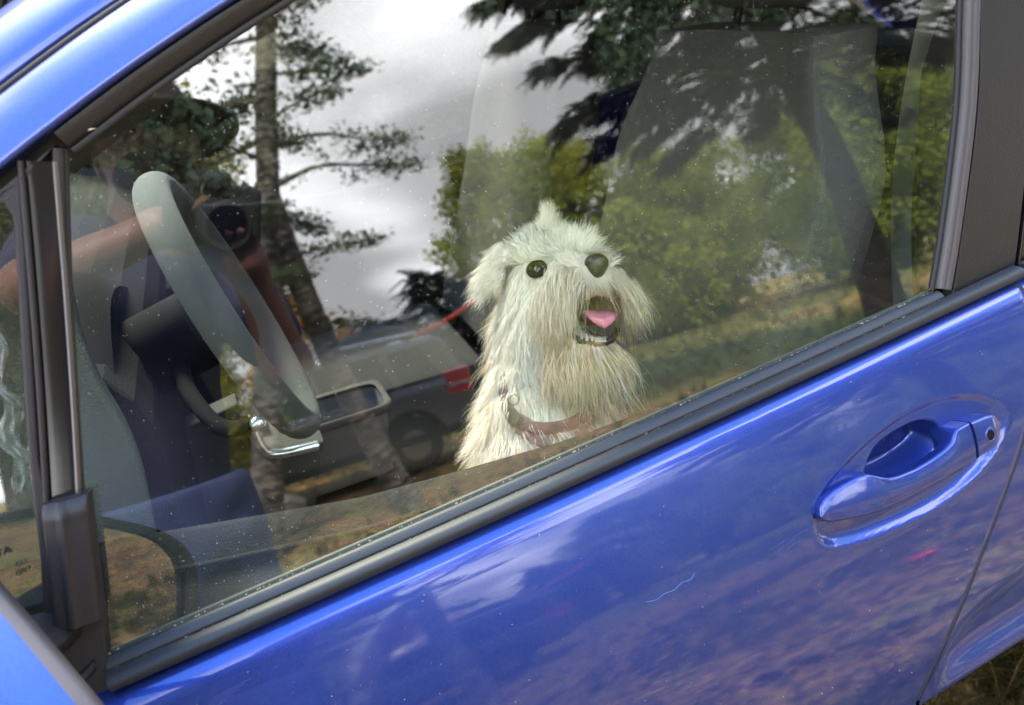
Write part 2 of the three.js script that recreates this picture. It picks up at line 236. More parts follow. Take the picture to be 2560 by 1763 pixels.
// --- door post: double rubber run, black panel, joint to the rear door
{
  const up = poly2([...glassR].reverse().slice(1).map((p) => [p[0], p[1]]), 40);
  part('glass_run', along(up, [[0.003, 0.0002], [0.0022, 0.0016], [0.0000, 0.0022], [-0.0022, 0.0012]]), M.seal, car);
  part('glass_run', along(up, [[-0.0020, 0.0006], [-0.0024, 0.0064], [-0.0040, 0.0082], [-0.0072, 0.0086], [-0.0092, 0.0074], [-0.0100, 0.0056], [-0.0108, 0.0072], [-0.0130, 0.0084], [-0.0172, 0.0080], [-0.0196, 0.0064], [-0.0204, 0.0030]]), std([0.046, 0.040, 0.042], 0.45), car);
  const rub = [[0.576, 0.43], [0.5549, 0.3135], [0.5423, 0.2136], [0.5064, 0.082], [0.4900, 0.030]], gb = [[0.655, 0.42], [0.6345, 0.310], [0.6160, 0.205], [0.5959, 0.1098], [0.5802, 0.045], [0.572, 0.020]];
  part('door_post_panel', slab([...poly2(rub, 16), ...poly2(gb, 16).reverse()], -0.006, 0.0062, 0.0016), phys([0.012, 0.011, 0.011], 0.42, { specularIntensity: 0.6, bumpMap: grainT, bumpScale: 0.0002 }), car);
  const rb = gb.map((p) => [p[0] + 0.0055, p[1]]), rr = gb.map((p) => [p[0] + 0.075, p[1]]);
  part('rear_door_post_panel', slab([...poly2(rb, 16), ...poly2(rr, 16).reverse()], -0.006, 0.0062, 0.0016), M.gloss, car);
  part('rear_window', flat([[0.645, 0.0], [0.73, 0.44], [1.0, 0.40], [1.25, 0.30], [1.25, 0.12]], 0), M.glass, car);
  part('far_rear_window', cen(flat([[0.60, 0.0], [0.69, 0.44], [1.0, 0.40], [1.25, 0.30], [1.25, 0.12]], 0)), M.glass, car);
  part('far_post', cen(slab([[0.49, 0.03], [0.576, 0.43], [0.69, 0.43], [0.60, 0.02]], -0.02, 0.008, 0.002)), M.gloss, car);
}
// --- door skins with the handle bowl pressed in
const ovalP = poly2([[0.2617, 0.1157], [0.279, 0.1024], [0.3098, 0.091], [0.3546, 0.0803], [0.4059, 0.0774], [0.4553, 0.0855], [0.4881, 0.1019], [0.502, 0.1244], [0.491, 0.1423], [0.4652, 0.1568], [0.4094, 0.169], [0.344, 0.1677], [0.29, 0.1599], [0.265, 0.1511], [0.2556, 0.1368]], 90, true);
const pocketP = poly2([[0.3238, 0.1116], [0.3301, 0.1009], [0.3439, 0.0916], [0.3738, 0.0874], [0.4019, 0.0892], [0.4205, 0.0995], [0.4262, 0.1099], [0.4280, 0.1240], [0.415, 0.138], [0.38, 0.145], [0.345, 0.142], [0.325, 0.130]], 70, true);
const press = (x, h) => {
  if (x < 0.24 || x > 0.52 || h < 0.065 || h > 0.185) return 0;
  const d = -sdPoly(x, h, ovalP), q = -sdPoly(x, h, pocketP);
  let z = 0;
  if (d > -0.004) z -= 0.0022 * sstep(-0.0015, 0.0035, d) + 0.0045 * sstep(0.118, 0.160, h) * sstep(0.0, 0.0070, d);
  if (q > -0.002) z -= (0.026 + 0.30 * Math.max(0, h - 0.088)) * sstep(-0.001, 0.012, q);
  z += 0.0012 * Math.exp(-(((d + 0.0008) / 0.0016) ** 2)) * sstep(0.125, 0.150, h);
  return z;
};
const skinPt = (x, h, off = 0) => V3(x, yb(x) - h, zb(x) + Zof(h) + press(x, h) + off);
const gapX = (h) => interp(h, [0.0, 0.017, 0.06, 0.09, 0.12, 0.15, 0.18, 0.21, 0.25, 0.30, 0.34, 0.40], [0.570, 0.569, 0.5655, 0.557, 0.5425, 0.522, 0.497, 0.472, 0.4405, 0.405, 0.375, 0.340]);
const steps = (list) => { const o = []; for (const [a, b, d] of list) { const n = Math.max(1, Math.round((b - a) / d)); for (let i = 0; i < n; i++) o.push(lerp(a, b, i / n)); } o.push(list[list.length - 1][1]); return o; };
const hRows = [...steps([[0.0172, 0.034, 0.0012], [0.034, 0.072, 0.006], [0.072, 0.178, 0.0017], [0.178, 0.372, 0.01]])];
function tuck(x, rowsExtra) { // the lower edge turns under to the sill
  return rowsExtra.map(([dh, dz]) => V3(x, yb(x) - 0.372 - dh, zb(x) + Zof(0.372) + dz));
}
const tuckSec = [[0.006, 0.0007], [0.011, -0.0006], [0.0145, -0.004], [0.0160, -0.009], [0.0165, -0.016], [0.028, -0.045], [0.060, -0.090], [0.11, -0.150], [0.20, -0.240], [0.28, -0.31], [0.30, -0.34]];
{
  const cols = steps([[-0.66, 0.244, 0.0125], [0.244, 0.508, 0.0018], [0.508, 0.569, 0.006]]), rings = [];
  const col = (u, edge) => {
    const f = (h) => u > 0.244 ? lerp(0.244, gapX(h) - 0.0022, (u - 0.244) / (0.569 - 0.244)) : u;
    // keep the bowl undistorted: columns slide towards the gap only below the handle or right of it
    const xh = (h) => { const g = gapX(h) - 0.0022; if (u <= 0.2) return u; const t = (u - 0.2) / 0.369, straight = u, slid = lerp(0.2, g, t); return h < 0.178 && u < 0.508 ? lerp(straight, slid, sstep(0.40, 0.569, u) * sstep(0.16, 0.178, h)) : slid; };
    return hRows.map((h) => { const g = gapX(h) - 0.0022; let x = u <= 0.2 ? u : lerp(0.2, g, (u - 0.2) / 0.369); return skinPt(x + [0, 0.0010, 0.0012][edge], h, [0, -0.0012, -0.014][edge]); }).concat(tuck(u <= 0.2 ? u : lerp(0.2, gapX(0.372), (u - 0.2) / 0.369), tuckSec));
  };
  for (const u of cols) rings.push(col(u, 0));
  rings.push(col(0.569, 1), col(0.569, 2));
  part('front_door', loft(rings, { flip: false }), M.paint, car, 'blue front door, clean above and mirroring the ground below');
  const cols2 = steps([[0, 0.04, 0.004], [0.04, 0.9, 0.02]]), rings2 = [];
  // rear door: a scoop is pressed into its lower half
  const scoop = (x, h) => { const e = 0.305 - 0.16 * (x - 0.40), q = sstep(-0.004, 0.030, h - e) * (1 - sstep(0.0, 0.05, h - 0.372)); return -0.013 * q * sstep(0.0, 0.05, x - gapX(h) - 0.004) + 0.012 * sstep(0.350, 0.372, h) * sstep(0.0, 0.05, x - gapX(h)); };
  const col2 = (u, edge) => hRows.map((h) => { const x = gapX(h) + 0.0030 + u; const p = skinPt(x - [0, 0.0008, 0.0010][edge], h, [0, -0.0008, -0.0022][edge]); p.z += scoop(x, h); return p; }).concat(tuck(gapX(0.372) + 0.0026 + u, tuckSec.map(([a, b]) => [a, b + 0.0])));
  for (const u of cols2) rings2.push(col2(u, 0));
  part('rear_door', loft(rings2), M.paint, car);
  part('door_joint', loft([[0.0036, -0.0006], [0.0022, -0.0010], [0.0006, -0.0030], [-0.0010, -0.0040], [-0.004, -0.0045]].map(([dx, o]) => hRows.map((h) => skinPt(gapX(h) + dx, h, o)))), M.seal, car);  // black strip set nearly flush, standing for the shade deep in the gap
  const farDoor = loft([-0.66, -0.3, 0, 0.3, 0.6, 0.9, 1.3].map((x) => hRows.filter((_, i) => i % 4 === 0).map((h) => V3(x, yb(x) - h, zb(x) + Zof(h))).concat(tuck(x, tuckSec))));
  part('far_side', cen(farDoor), M.paint, car);
  const fender = loft(steps([[-1.75, -0.664, 0.05]]).map((x) => hRows.filter((_, i) => i % 4 === 0).map((h) => V3(x, yb(-0.66) - 0.02 + 0.06 * (x + 0.66) - h * 0.9, zb(x) + Zof(h) - 0.10 * ((x + 0.66) / 1.1) ** 2)).concat(tuck(-0.66, tuckSec).map((p) => p.setX(x)))));
  part('fender', fender, M.paint, car); part('fender', cen(fender), M.paint, car);
  const quarter = loft(steps([[1.25, 1.95, 0.07]]).map((x) => hRows.filter((_, i) => i % 4 === 0).map((h) => V3(x, yb(1.25) - h, zb(1.25) + Zof(h) - 0.16 * ((x - 1.25) / 0.7) ** 2)).concat(tuck(1.25, tuckSec).map((p) => p.setX(x)))));
  part('rear_quarter', quarter, M.paint, car); part('rear_quarter', cen(quarter), M.paint, car);
}
// --- door handle
{
  const handle = new THREE.Group(); handle.name = 'door_handle'; car.add(handle);
  const topX = [0.2598, 0.2625, 0.2693, 0.2800, 0.2917, 0.3030, 0.3120, 0.3190, 0.3260, 0.3340, 0.3440, 0.3651, 0.3880, 0.4040, 0.4130, 0.4180, 0.4205, 0.4240, 0.4380], topH = [0.1195, 0.1135, 0.1082, 0.1048, 0.1026, 0.1014, 0.1020, 0.1050, 0.1095, 0.1132, 0.1158, 0.1175, 0.1166, 0.1145, 0.1110, 0.1062, 0.1035, 0.1027, 0.1024];
  const botX = [0.2598, 0.2625, 0.2693, 0.2831, 0.3000, 0.3168, 0.3500, 0.3945, 0.4380], botH = [0.1220, 0.1262, 0.1300, 0.1332, 0.1358, 0.1375, 0.1392, 0.1392, 0.1362];
  const ring = (x, x0, x1, f) => {
    const a = f ? f(x)[0] : interp(x, topX, topH), b = f ? f(x)[1] : interp(x, botX, botH), gapOpen = f ? 0 : sstep(0.316, 0.332, x) * (1 - sstep(0.408, 0.420, x));
    const front = (f ? 0.0195 : lerp(0.0070, 0.0180, sstep(0.2595, 0.330, x))) * (f ? 1 - 0.35 * sstep(0.464, 0.482, x) : 1), back = lerp(-0.012, 0.0065, gapOpen), r = Math.min(0.0032, (b - a) * 0.32);
    const P = (h, o) => { const base = V3(x, yb(x) - h, zb(x) + Zof(h)); return base.add(V3(0, o * 0.36, o * 0.93)); };
    const ps = [];
    ps.push(P(a, back)); ps.push(P(a - 0.0002, lerp(back, front - r, 0.5)));
    for (let k = 0; k <= 5; k++) { const q = k / 5 * Math.PI / 2; ps.push(P(a + r * (1 - Math.cos(q)), front - r * (1 - Math.sin(q)))); }
    for (let k = 1; k < 5; k++) { const t = k / 5; ps.push(P(lerp(a + r, b - r, t), front + 0.0012 * Math.sin(Math.PI * t))); }
    for (let k = 0; k <= 5; k++) { const q = k / 5 * Math.PI / 2; ps.push(P(b - r * (1 - Math.sin(q)), front - r * (1 - Math.cos(q)))); }
    ps.push(P(b, back)); return ps;
  };
  part('grip', loft(steps([[0.2598, 0.285, 0.0012], [0.285, 0.4380, 0.0025]]).map((x) => ring(x)), { closed: true, caps: true }), M.paint, handle);
  const cap = (x) => { const t = clamp((x - 0.4395) / 0.0415), e = Math.sqrt(Math.max(0, 1 - ((t - 0.45) / 0.55) ** 2)); const k = t < 0.45 ? 1 : e; const mid = lerp(0.1215, 0.1195, t); return [lerp(mid, 0.1026 + 0.003 * t, k), lerp(mid, 0.1362 - 0.003 * t, k)]; };
  const key = V3(0.4570, yb(0.457) - 0.1205, zb(0.457) + Zof(0.1205)).add(V3(0, 0.0182 * 0.36, 0.0182 * 0.93));
  part('key_cap', loft(steps([[0.4397, 0.4795, 0.0016]]).map((x) => ring(x, 0, 0, cap)), { closed: true, caps: true }), M.paint, handle);
  const kg = new THREE.TorusGeometry(0.0052, 0.0011, 10, 28); kg.scale(1, 1.25, 1); kg.rotateX(-0.37); kg.translate(key.x, key.y + 0.0006, key.z + 0.0018); part('key_ring', kg, M.paint, handle);
  const kd2 = new THREE.CylinderGeometry(0.0048, 0.0048, 0.0016, 24); kd2.rotateX(Math.PI / 2 - 0.37); kd2.translate(key.x, key.y + 0.0004, key.z + 0.0020); part('key_hole', kd2, M.dark, handle);
}
// --- door mirror: blue cap, dark bezel, mirror glass
{
  const mir = new THREE.Group(); mir.name = 'door_mirror'; car.add(mir);
  const A = V3(-0.3720, 1.0560, 0.018), B = V3(-0.306, 0.995, 0.130), e1 = B.clone().sub(A).normalize(), e2 = V3(-0.10, -1, -0.1).addScaledVector(e1, -V3(-0.10, -1, -0.1).dot(e1)).normalize(), e3 = e1.clone().cross(e2).normalize();
  if (e3.x > 0) e3.negate();
  const c0 = A.clone().addScaledVector(e1, 0.098).addScaledVector(e2, 0.066);
  const sup = (a, n) => { const c = Math.cos(a), s = Math.sin(a); return [Math.sign(c) * Math.abs(c) ** (2 / n), Math.sign(s) * Math.abs(s) ** (2 / n)]; };
  const ringAt = (d, k, ky) => Array.from({ length: 56 }, (_, i) => { const [u, v] = sup(i / 56 * 2 * Math.PI, 3.4); return c0.clone().addScaledVector(e1, u * 0.112 * k).addScaledVector(e2, v * 0.066 * ky).addScaledVector(e3, d); });
  const rimR = [[0.006, 0.955, 0.93], [-0.001, 0.985, 0.975], [-0.004, 1.0, 1.0], [0.001, 1.012, 1.02], [0.0065, 1.010, 1.018]];
  part('mirror_bezel', loft(rimR.map(([d, k, ky]) => ringAt(d, k, ky)), { closed: true }), std([0.030, 0.026, 0.025], 0.5), mir);
  const dome = Array.from({ length: 22 }, (_, i) => { const t = i / 21, q = Math.pow(1 - t ** 2.4, 0.5); return ringAt(0.0065 + 0.098 * t, 1.008 * Math.max(q, 0.02), 1.015 * Math.max(q, 0.02)); });
  part('mirror_cap', loft(dome, { closed: true }), phys([0.023, 0.052, 0.250], 0.36, { metalness: 0.82, clearcoat: 1, clearcoatRoughness: 0.012, map: flakeT }), mir);
  part('mirror_glass', loft([ringAt(0.008, 0.97, 0.95), ringAt(0.008, 0.01, 0.01)], { closed: true }), std([0.8, 0.82, 0.84], 0.02, { metalness: 1 }), mir);
}
// --- roof, screen, bonnet, tail, floor and wheels close the shell
{
  const last = railSec[railSec.length - 1], edge = sashPath.filter((_, i) => i % 5 === 0 || i === sashPath.length - 1).map((p, i, a) => { const q0 = a[Math.max(0, i - 1)], q1 = a[Math.min(a.length - 1, i + 1)], l = Math.hypot(q1[0] - q0[0], q1[1] - q0[1]), tx = (q1[0] - q0[0]) / l, ty = (q1[1] - q0[1]) / l; return gp(p[0] - ty * last[0], p[1] + tx * last[0], last[1]); });
  const cross = (p, dx, dy) => Array.from({ length: 13 }, (_, k) => { const t = k / 12, b = Math.sin(Math.PI * t); return V3(p.x + dx * b, p.y + dy * b, lerp(p.z, 2 * MID - p.z, t)); });
  const ws = edge.filter((p) => p.x < 0.06), rf = edge.filter((p) => p.x > -0.03);
  part('windscreen', loft(ws.map((p) => cross(p, -0.10, 0.0))), M.glass, car);
  part('roof', loft(rf.map((p) => cross(p, 0, 0.045))), M.paint, car);
  part('headliner', loft(rf.map((p) => cross(p.clone().add(V3(0, -0.035, 0)), 0, 0.03))), M.liner, car);
  const hb = [-1.75, -1.4, -1.05, -0.86].map((x) => { const y = yb(-0.66) - 0.02 + 0.06 * (x + 0.66) - 0.01, z = zb(x) + 0.02 - 0.10 * ((x + 0.66) / 1.1) ** 2; return cross(V3(x, y, z), -0.05, 0.06); });
  part('bonnet', loft(hb), M.paint, car);
  part('tail', loft([[1.30, 1.30, -0.16], [1.62, 1.12, -0.12], [1.9, 1.0, -0.05], [1.98, 0.75, -0.02], [1.96, 0.4, -0.1]].map(([x, y, z]) => cross(V3(x, y, z), 0.08, 0))), M.paint, car);
  part('floor_pan', box(3.4, 0.06, 0.9, 0.1, 0.36, MID, 0.02), M.dark, car);
  part('firewall', box(0.04, 0.62, 1.4, -0.78, 0.62, MID, 0.01), M.dark, car);
  part('rear_bulkhead', box(0.04, 0.5, 1.3, 1.35, 0.62, MID, 0.01), M.dark, car);
  const tyre = new THREE.LatheGeometry([[0.18, -0.09], [0.27, -0.095], [0.295, -0.07], [0.30, 0], [0.295, 0.07], [0.27, 0.095], [0.18, 0.09]].map((p) => new THREE.Vector2(...p)), 36); tyre.rotateX(Math.PI / 2);
  const rim = new THREE.LatheGeometry([[0.0, 0.05], [0.05, 0.055], [0.07, 0.03], [0.15, 0.045], [0.18, 0.075]].map((p) => new THREE.Vector2(...p)), 36); rim.rotateX(Math.PI / 2);
  for (const [x, z, f] of [[-1.15, -0.02, 1], [1.42, -0.04, 1], [-1.15, 2 * MID + 0.02, -1], [1.42, 2 * MID + 0.04, -1]]) { const w = part('tyre', tyre, M.dark, car); w.position.set(x, 0.30, z); const r = new THREE.Mesh(rim, M.steel); r.name = 'rim'; if (f < 0) r.rotation.y = Math.PI; w.add(r); }
}

// ================================================================ inside the car
const L2 = (x, xs, ys) => interp(x, xs, ys);
{
  const topX = [-0.70, -0.332, -0.235, -0.123, -0.04, 0.082, 0.186, 0.36, 0.545, 0.70], topY = [0.985, 0.970, 0.950, 0.928, 0.921, 0.913, 0.914, 0.925, 0.943, 0.96];
  const xs = steps([[-0.70, 0.60, 0.02]]);
  const sec = (x, k) => { const t = L2(x, topX, topY), b = Math.min(t - 0.006, L2(x, [-0.7, -0.332, -0.241, -0.13, 0.022, 0.2, 0.56], [0.965, 0.952, 0.934, 0.916, 0.908, 0.905, 0.93])); return [[-0.008, 0.95 + belt(x) * cT - 0.006], [-0.030, b - 0.014], [-0.042, b - 0.006], [-0.0455, b + 0.0005], [-0.0475, b + 0.0025], [-0.0500, b + 0.0008], [-0.0525, b - 0.0002], [-0.062, lerp(b, t, 0.55)], [-0.072, t - 0.001], [-0.078, t], [-0.084, t - 0.004], [-0.090, t - 0.03], [-0.095, 0.80], [-0.10, 0.62], [-0.10, 0.40]].map(([z, y]) => V3(x, y, z + zb(x))); };
  const cardG = loft(xs.map((x) => sec(x)));
  part('door_card', cardG, M.card, car, 'grey leather-grained top of the inner door below the glass');
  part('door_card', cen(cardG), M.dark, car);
  const inSeal = along(beltPath(-0.331, 0.4745, 60), [[-0.012, -0.004], [-0.0015, -0.0045], [0.0005, -0.0065], [-0.0015, -0.010], [-0.008, -0.012]]); part('inner_seal', inSeal, std([0.05, 0.058, 0.05], 0.8), car);
}
{ // pillar garnish, dashboard end and body of the dashboard
  const sec = [[0.012, -0.004], [0.003, -0.006], [-0.0045, -0.010], [-0.0085, -0.018], [-0.0095, -0.030], [-0.004, -0.048], [0.02, -0.085], [0.10, -0.130]];
  const ga = along(sashPath.slice(sashPath.findIndex((p) => p[0] > -0.30)), sec); part('pillar_garnish', ga, std([0.03, 0.031, 0.03], 0.8), car); part('pillar_garnish', cen(ga), std([0.03, 0.031, 0.03], 0.8), car);
  const edge = poly2([[-0.262, 1.262], [-0.268, 1.225], [-0.276, 1.184], [-0.282, 1.152], [-0.2885, 1.108], [-0.2890, 1.063], [-0.2835, 1.021], [-0.2835, 0.98], [-0.286, 0.957], [-0.294, 0.905], [-0.30, 0.86]], 30);
  const prof = [...edge, [-0.30, 0.62], [-0.80, 0.60], [-0.80, 0.93], [-0.62, 1.02], [-0.40, 1.19]];
  const sh = new THREE.Shape(prof.map((p) => new THREE.Vector2(...p)));
  const g = new THREE.ExtrudeGeometry(sh, { depth: 0.006, bevelEnabled: true, bevelSize: 0.006, bevelThickness: 0.006, bevelOffset: -0.006, bevelSegments: 4 }); g.translate(-0.012, 0, -0.172);
  part('dash_end', g, M.dash, car, 'pale grey end of the dashboard beside the driver window');
  const low = [[-0.292, 0.99], [-0.305, 1.035], [-0.34, 1.062], [-0.42, 1.075], [-0.60, 1.055], [-0.78, 0.98], [-0.78, 0.60], [-0.36, 0.60], [-0.315, 0.70], [-0.300, 0.82], [-0.292, 0.93]];
  const dg = new THREE.ExtrudeGeometry(new THREE.Shape(poly2(low, 60, true).map((p) => new THREE.Vector2(...p))), { depth: 1.0, bevelEnabled: true, bevelSize: 0.01, bevelThickness: 0.01, bevelSegments: 3 }); dg.translate(0, 0, -1.20);
  part('dashboard', dg, phys([0.013, 0.0138, 0.0138], 0.95, { specularIntensity: 0.3, bumpMap: pebbleT, bumpScale: 0.0006 }), car);
  part('gauge_hood', loft(Array.from({ length: 12 }, (_, i) => { const t = i / 11, z = lerp(-0.21, -0.50, t), b = 0.045 * Math.sin(Math.PI * clamp(t * 0.9 + 0.05)); return [[-0.30, 1.03 + b], [-0.32, 1.05 + b], [-0.38, 1.075 + b], [-0.46, 1.07]].map(([x, y]) => V3(x, y, z)); })), M.dark, car);
  for (const [z, y] of [[-0.58, 0.94], [-0.76, 0.94]]) { const v = new THREE.Group(); v.name = 'air_vent'; car.add(v); part('vent_frame', box(0.02, 0.075, 0.15, -0.292, y, z, 0.008), M.silver, v); for (let i = 0; i < 4; i++) part('vent_slat', box(0.012, 0.008, 0.13, -0.2795, y - 0.024 + 0.016 * i, z, 0.003), M.dark, v); }
  // far cabin parts
  part('centre_stack', box(0.10, 0.34, 0.26, -0.31, 0.83, MID, 0.03, 0, 0, 0.18), M.dark, car);
  part('stack_trim', tube([[-0.2125, 0.868, -0.42], [-0.2103, 0.842, -0.42], [-0.2069, 0.816, -0.42], [-0.1995, 0.801, -0.42], [-0.1857, 0.7955, -0.42], [-0.160, 0.792, -0.421], [-0.136, 0.789, -0.423]], 0.0075, 40, 12), M.silver, car, 'bright silver bent trim bar of the centre console');
  { const g = new THREE.ExtrudeGeometry(new THREE.Shape([[-0.222, 0.875], [-0.205, 0.800], [-0.132, 0.786], [-0.165, 0.69], [-0.20, 0.62], [-0.30, 0.62], [-0.30, 0.86]].map((p) => new THREE.Vector2(...p))), { depth: 0.03, bevelEnabled: true, bevelSize: 0.004, bevelThickness: 0.004, bevelSegments: 2 }); g.translate(0, 0, -0.462); part('console_cheek', g, std([0.030, 0.032, 0.031], 0.85), car); }
  part('centre_console', box(0.62, 0.22, 0.30, 0.02, 0.555, -0.63, 0.03), M.dark, car);
  const lever = new THREE.Group(); lever.name = 'gear_lever'; car.add(lever); part('lever_stem', tube([[-0.10, 0.62, -0.64], [-0.09, 0.70, -0.62], [-0.085, 0.735, -0.61]], 0.008, 12, 8), M.dark, lever); part('lever_knob', tube([[-0.098, 0.748, -0.605], [-0.078, 0.745, -0.603], [-0.060, 0.738, -0.600]], 0.0085, 12, 10), M.silver, lever);
}
{ // steering wheel, seen nearly edge-on
  const w = new THREE.Group(); w.name = 'steering_wheel'; car.add(w);
  const c = V3(-0.186, 1.034, -0.345), ax = V3(0.955, 0.285, 0.010).normalize(), q = new THREE.Quaternion().setFromUnitVectors(V3(0, 0, 1), ax);
  const rim = new THREE.TorusGeometry(0.148, 0.0168, 20, 90), a = rim.attributes.position; for (let i = 0; i < a.count; i++) { const x = a.getX(i), y = a.getY(i); const k = 1 + 0.06 * Math.sin(Math.atan2(y, x) * 24) * 0; a.setXYZ(i, x * k, y * k, a.getZ(i) * 1.12); }
  rim.computeVertexNormals();
  const put = (g) => { g.applyQuaternion(q); g.translate(c.x, c.y, c.z); return g; };
  part('rim', put(rim), std([0.072, 0.083, 0.080], 0.65, { bumpMap: pebbleT, bumpScale: 0.0004 }), w, 'pale grey steering wheel rim seen edge-on');
  const hub = new THREE.SphereGeometry(1, 24, 16); hub.scale(0.075, 0.062, 0.032); part('hub', put(hub.translate(0, 0, -0.018)), M.dark, w);
  for (const ang of [0, Math.PI, -Math.PI / 2]) { const s = box(0.09, 0.032, 0.014, 0.092, 0, -0.012, 0.006); s.rotateZ(ang); part('spoke', put(s), M.dark, w); }
  part('column', tube([c.clone().addScaledVector(ax, -0.03), c.clone().addScaledVector(ax, -0.10), c.clone().addScaledVector(ax, -0.20)], 0.045, 10, 18), M.dark, w);
  part('stalk', tube([c.clone().addScaledVector(ax, -0.07), V3(-0.250, 0.985, -0.27), V3(-0.225, 0.962, -0.215), V3(-0.197, 0.966, -0.195)], 0.0085, 20, 10), M.dark, w);
  const tip = new THREE.SphereGeometry(0.012, 16, 12); tip.scale(1, 0.8, 1); tip.scale(0.75, 0.75, 0.75); tip.translate(-0.192, 0.968, -0.194); part('stalk_tip', tip, M.silver, w);
}
{ // seats
  const seat = (z, n, sm_) => {
    const s = new THREE.Group(); s.name = n; car.add(s);
    const back = Array.from({ length: 18 }, (_, i) => { const t = i / 17, y = lerp(0.60, 1.23, t), x = 0.292 + 0.31 * (y - 0.62) + 0.015 * Math.sin(t * 3.1), half = 0.235 * (1 - 0.30 * sstep(0.72, 1.0, t)) * (1 - 0.10 * (1 - sstep(0, 0.2, t))); return Array.from({ length: 28 }, (_, k) => { const a = k / 28 * 6.283, cc = Math.cos(a), ss = Math.sin(a); const u = Math.sign(cc) * Math.abs(cc) ** 0.55, v = Math.sign(ss) * Math.abs(ss) ** 0.55; const bol = 0.045 * Math.max(0, Math.abs(u) - 0.55) / 0.45; return V3(x + 0.060 + v * (0.058 * (1 - 0.3 * t)) - (v < 0 ? bol : 0), y, z + u * half); }); });
    part('backrest', loft(back, { closed: true, caps: true }), sm_, s);
    part('headrest', box(0.10, 0.17, 0.25, 0.56, 1.335, z, 0.045, 0, 0, -0.2), sm_, s);
    for (const dz of [-0.06, 0.06]) part('headrest_rod', tube([[0.53, 1.20, z + dz], [0.545, 1.27, z + dz]], 0.006, 4, 8), M.dark, s);
    const cu = box(0.54, 0.15, 0.48, -0.005, 0.535, z, 0.06, 0, 0, 0.06); part('cushion', cu, sm_, s);
    part('seat_base', box(0.50, 0.12, 0.42, 0.02, 0.42, z, 0.02), M.dark, s);
    part('side_panel', box(0.16, 0.14, 0.02, 0.42, 0.80, z + 0.243, 0.008, 0, 0, -0.28), M.brown, s);
  };
  seat(-0.36, 'driver_seat', std([0.062, 0.062, 0.056], 0.92, { bumpMap: pebbleT, bumpScale: 0.0006 })); seat(-1.04, 'passenger_seat', M.seat);
  const rb = new THREE.Group(); rb.name = 'rear_bench'; car.add(rb); part('rear_backrest', box(0.14, 0.62, 1.20, 1.22, 0.82, MID, 0.06, 0, 0, -0.3), M.seat, rb); part('rear_cushion', box(0.5, 0.16, 1.2, 0.92, 0.53, MID, 0.06), M.seat, rb);
  part('seat_belt', loft(Array.from({ length: 12 }, (_, i) => { const t = i / 11; return [0, 1].map((k) => V3(lerp(0.612, 0.66, t) + 0.042 * k - 0.01, lerp(1.345, 0.72, t), -0.165 - 0.05 * Math.sin(t * 3) - 0.006 * k)); })), std([0.25, 0.27, 0.25], 0.8), car);
  part('post_garnish', box(0.10, 0.95, 0.06, 0.66, 0.95, -0.135, 0.02, 0, -0.24, -0.15), std([0.03, 0.024, 0.022], 0.8), car);
  const mg = new THREE.Group(); mg.name = 'inside_mirror'; car.add(mg); part('mirror_shell', box(0.05, 0.075, 0.24, -0.235, 1.262, MID, 0.022, 0, 0, 0.1), M.dark, mg); part('mirror_stem', tube([[-0.255, 1.27, MID], [-0.29, 1.30, MID]], 0.012, 6, 8), M.dark, mg);
}
{ // grey bin standing on the console
  const b = thing('storage_bin', 'grey plastic storage bin with a wide rim inside the blue car', 'bin', [-0.104, 0.667, -0.515]); b.rotation.y = 0.03;
  const ring = (w, d, y, n = 40) => Array.from({ length: n }, (_, i) => { const a = i / n * 6.283, c = Math.cos(a), s = Math.sin(a); return V3(w * Math.sign(c) * Math.abs(c) ** 0.3, y, d * Math.sign(s) * Math.abs(s) ** 0.3); });
  part('tub', loft([ring(0.002, 0.002, 0.002), ring(0.066, 0.030, 0.002), ring(0.070, 0.034, 0.006), ring(0.080, 0.042, 0.118), ring(0.077, 0.039, 0.118), ring(0.067, 0.031, 0.008), ring(0.002, 0.002, 0.008)], { closed: true }), std([0.065, 0.065, 0.069], 0.9), b);
  part('bin_rim', loft([ring(0.078, 0.040, 0.116), ring(0.086, 0.046, 0.112), ring(0.088, 0.048, 0.120), ring(0.086, 0.046, 0.126), ring(0.078, 0.040, 0.124)], { closed: true }), std([0.030, 0.025, 0.023], 0.9), b);
}
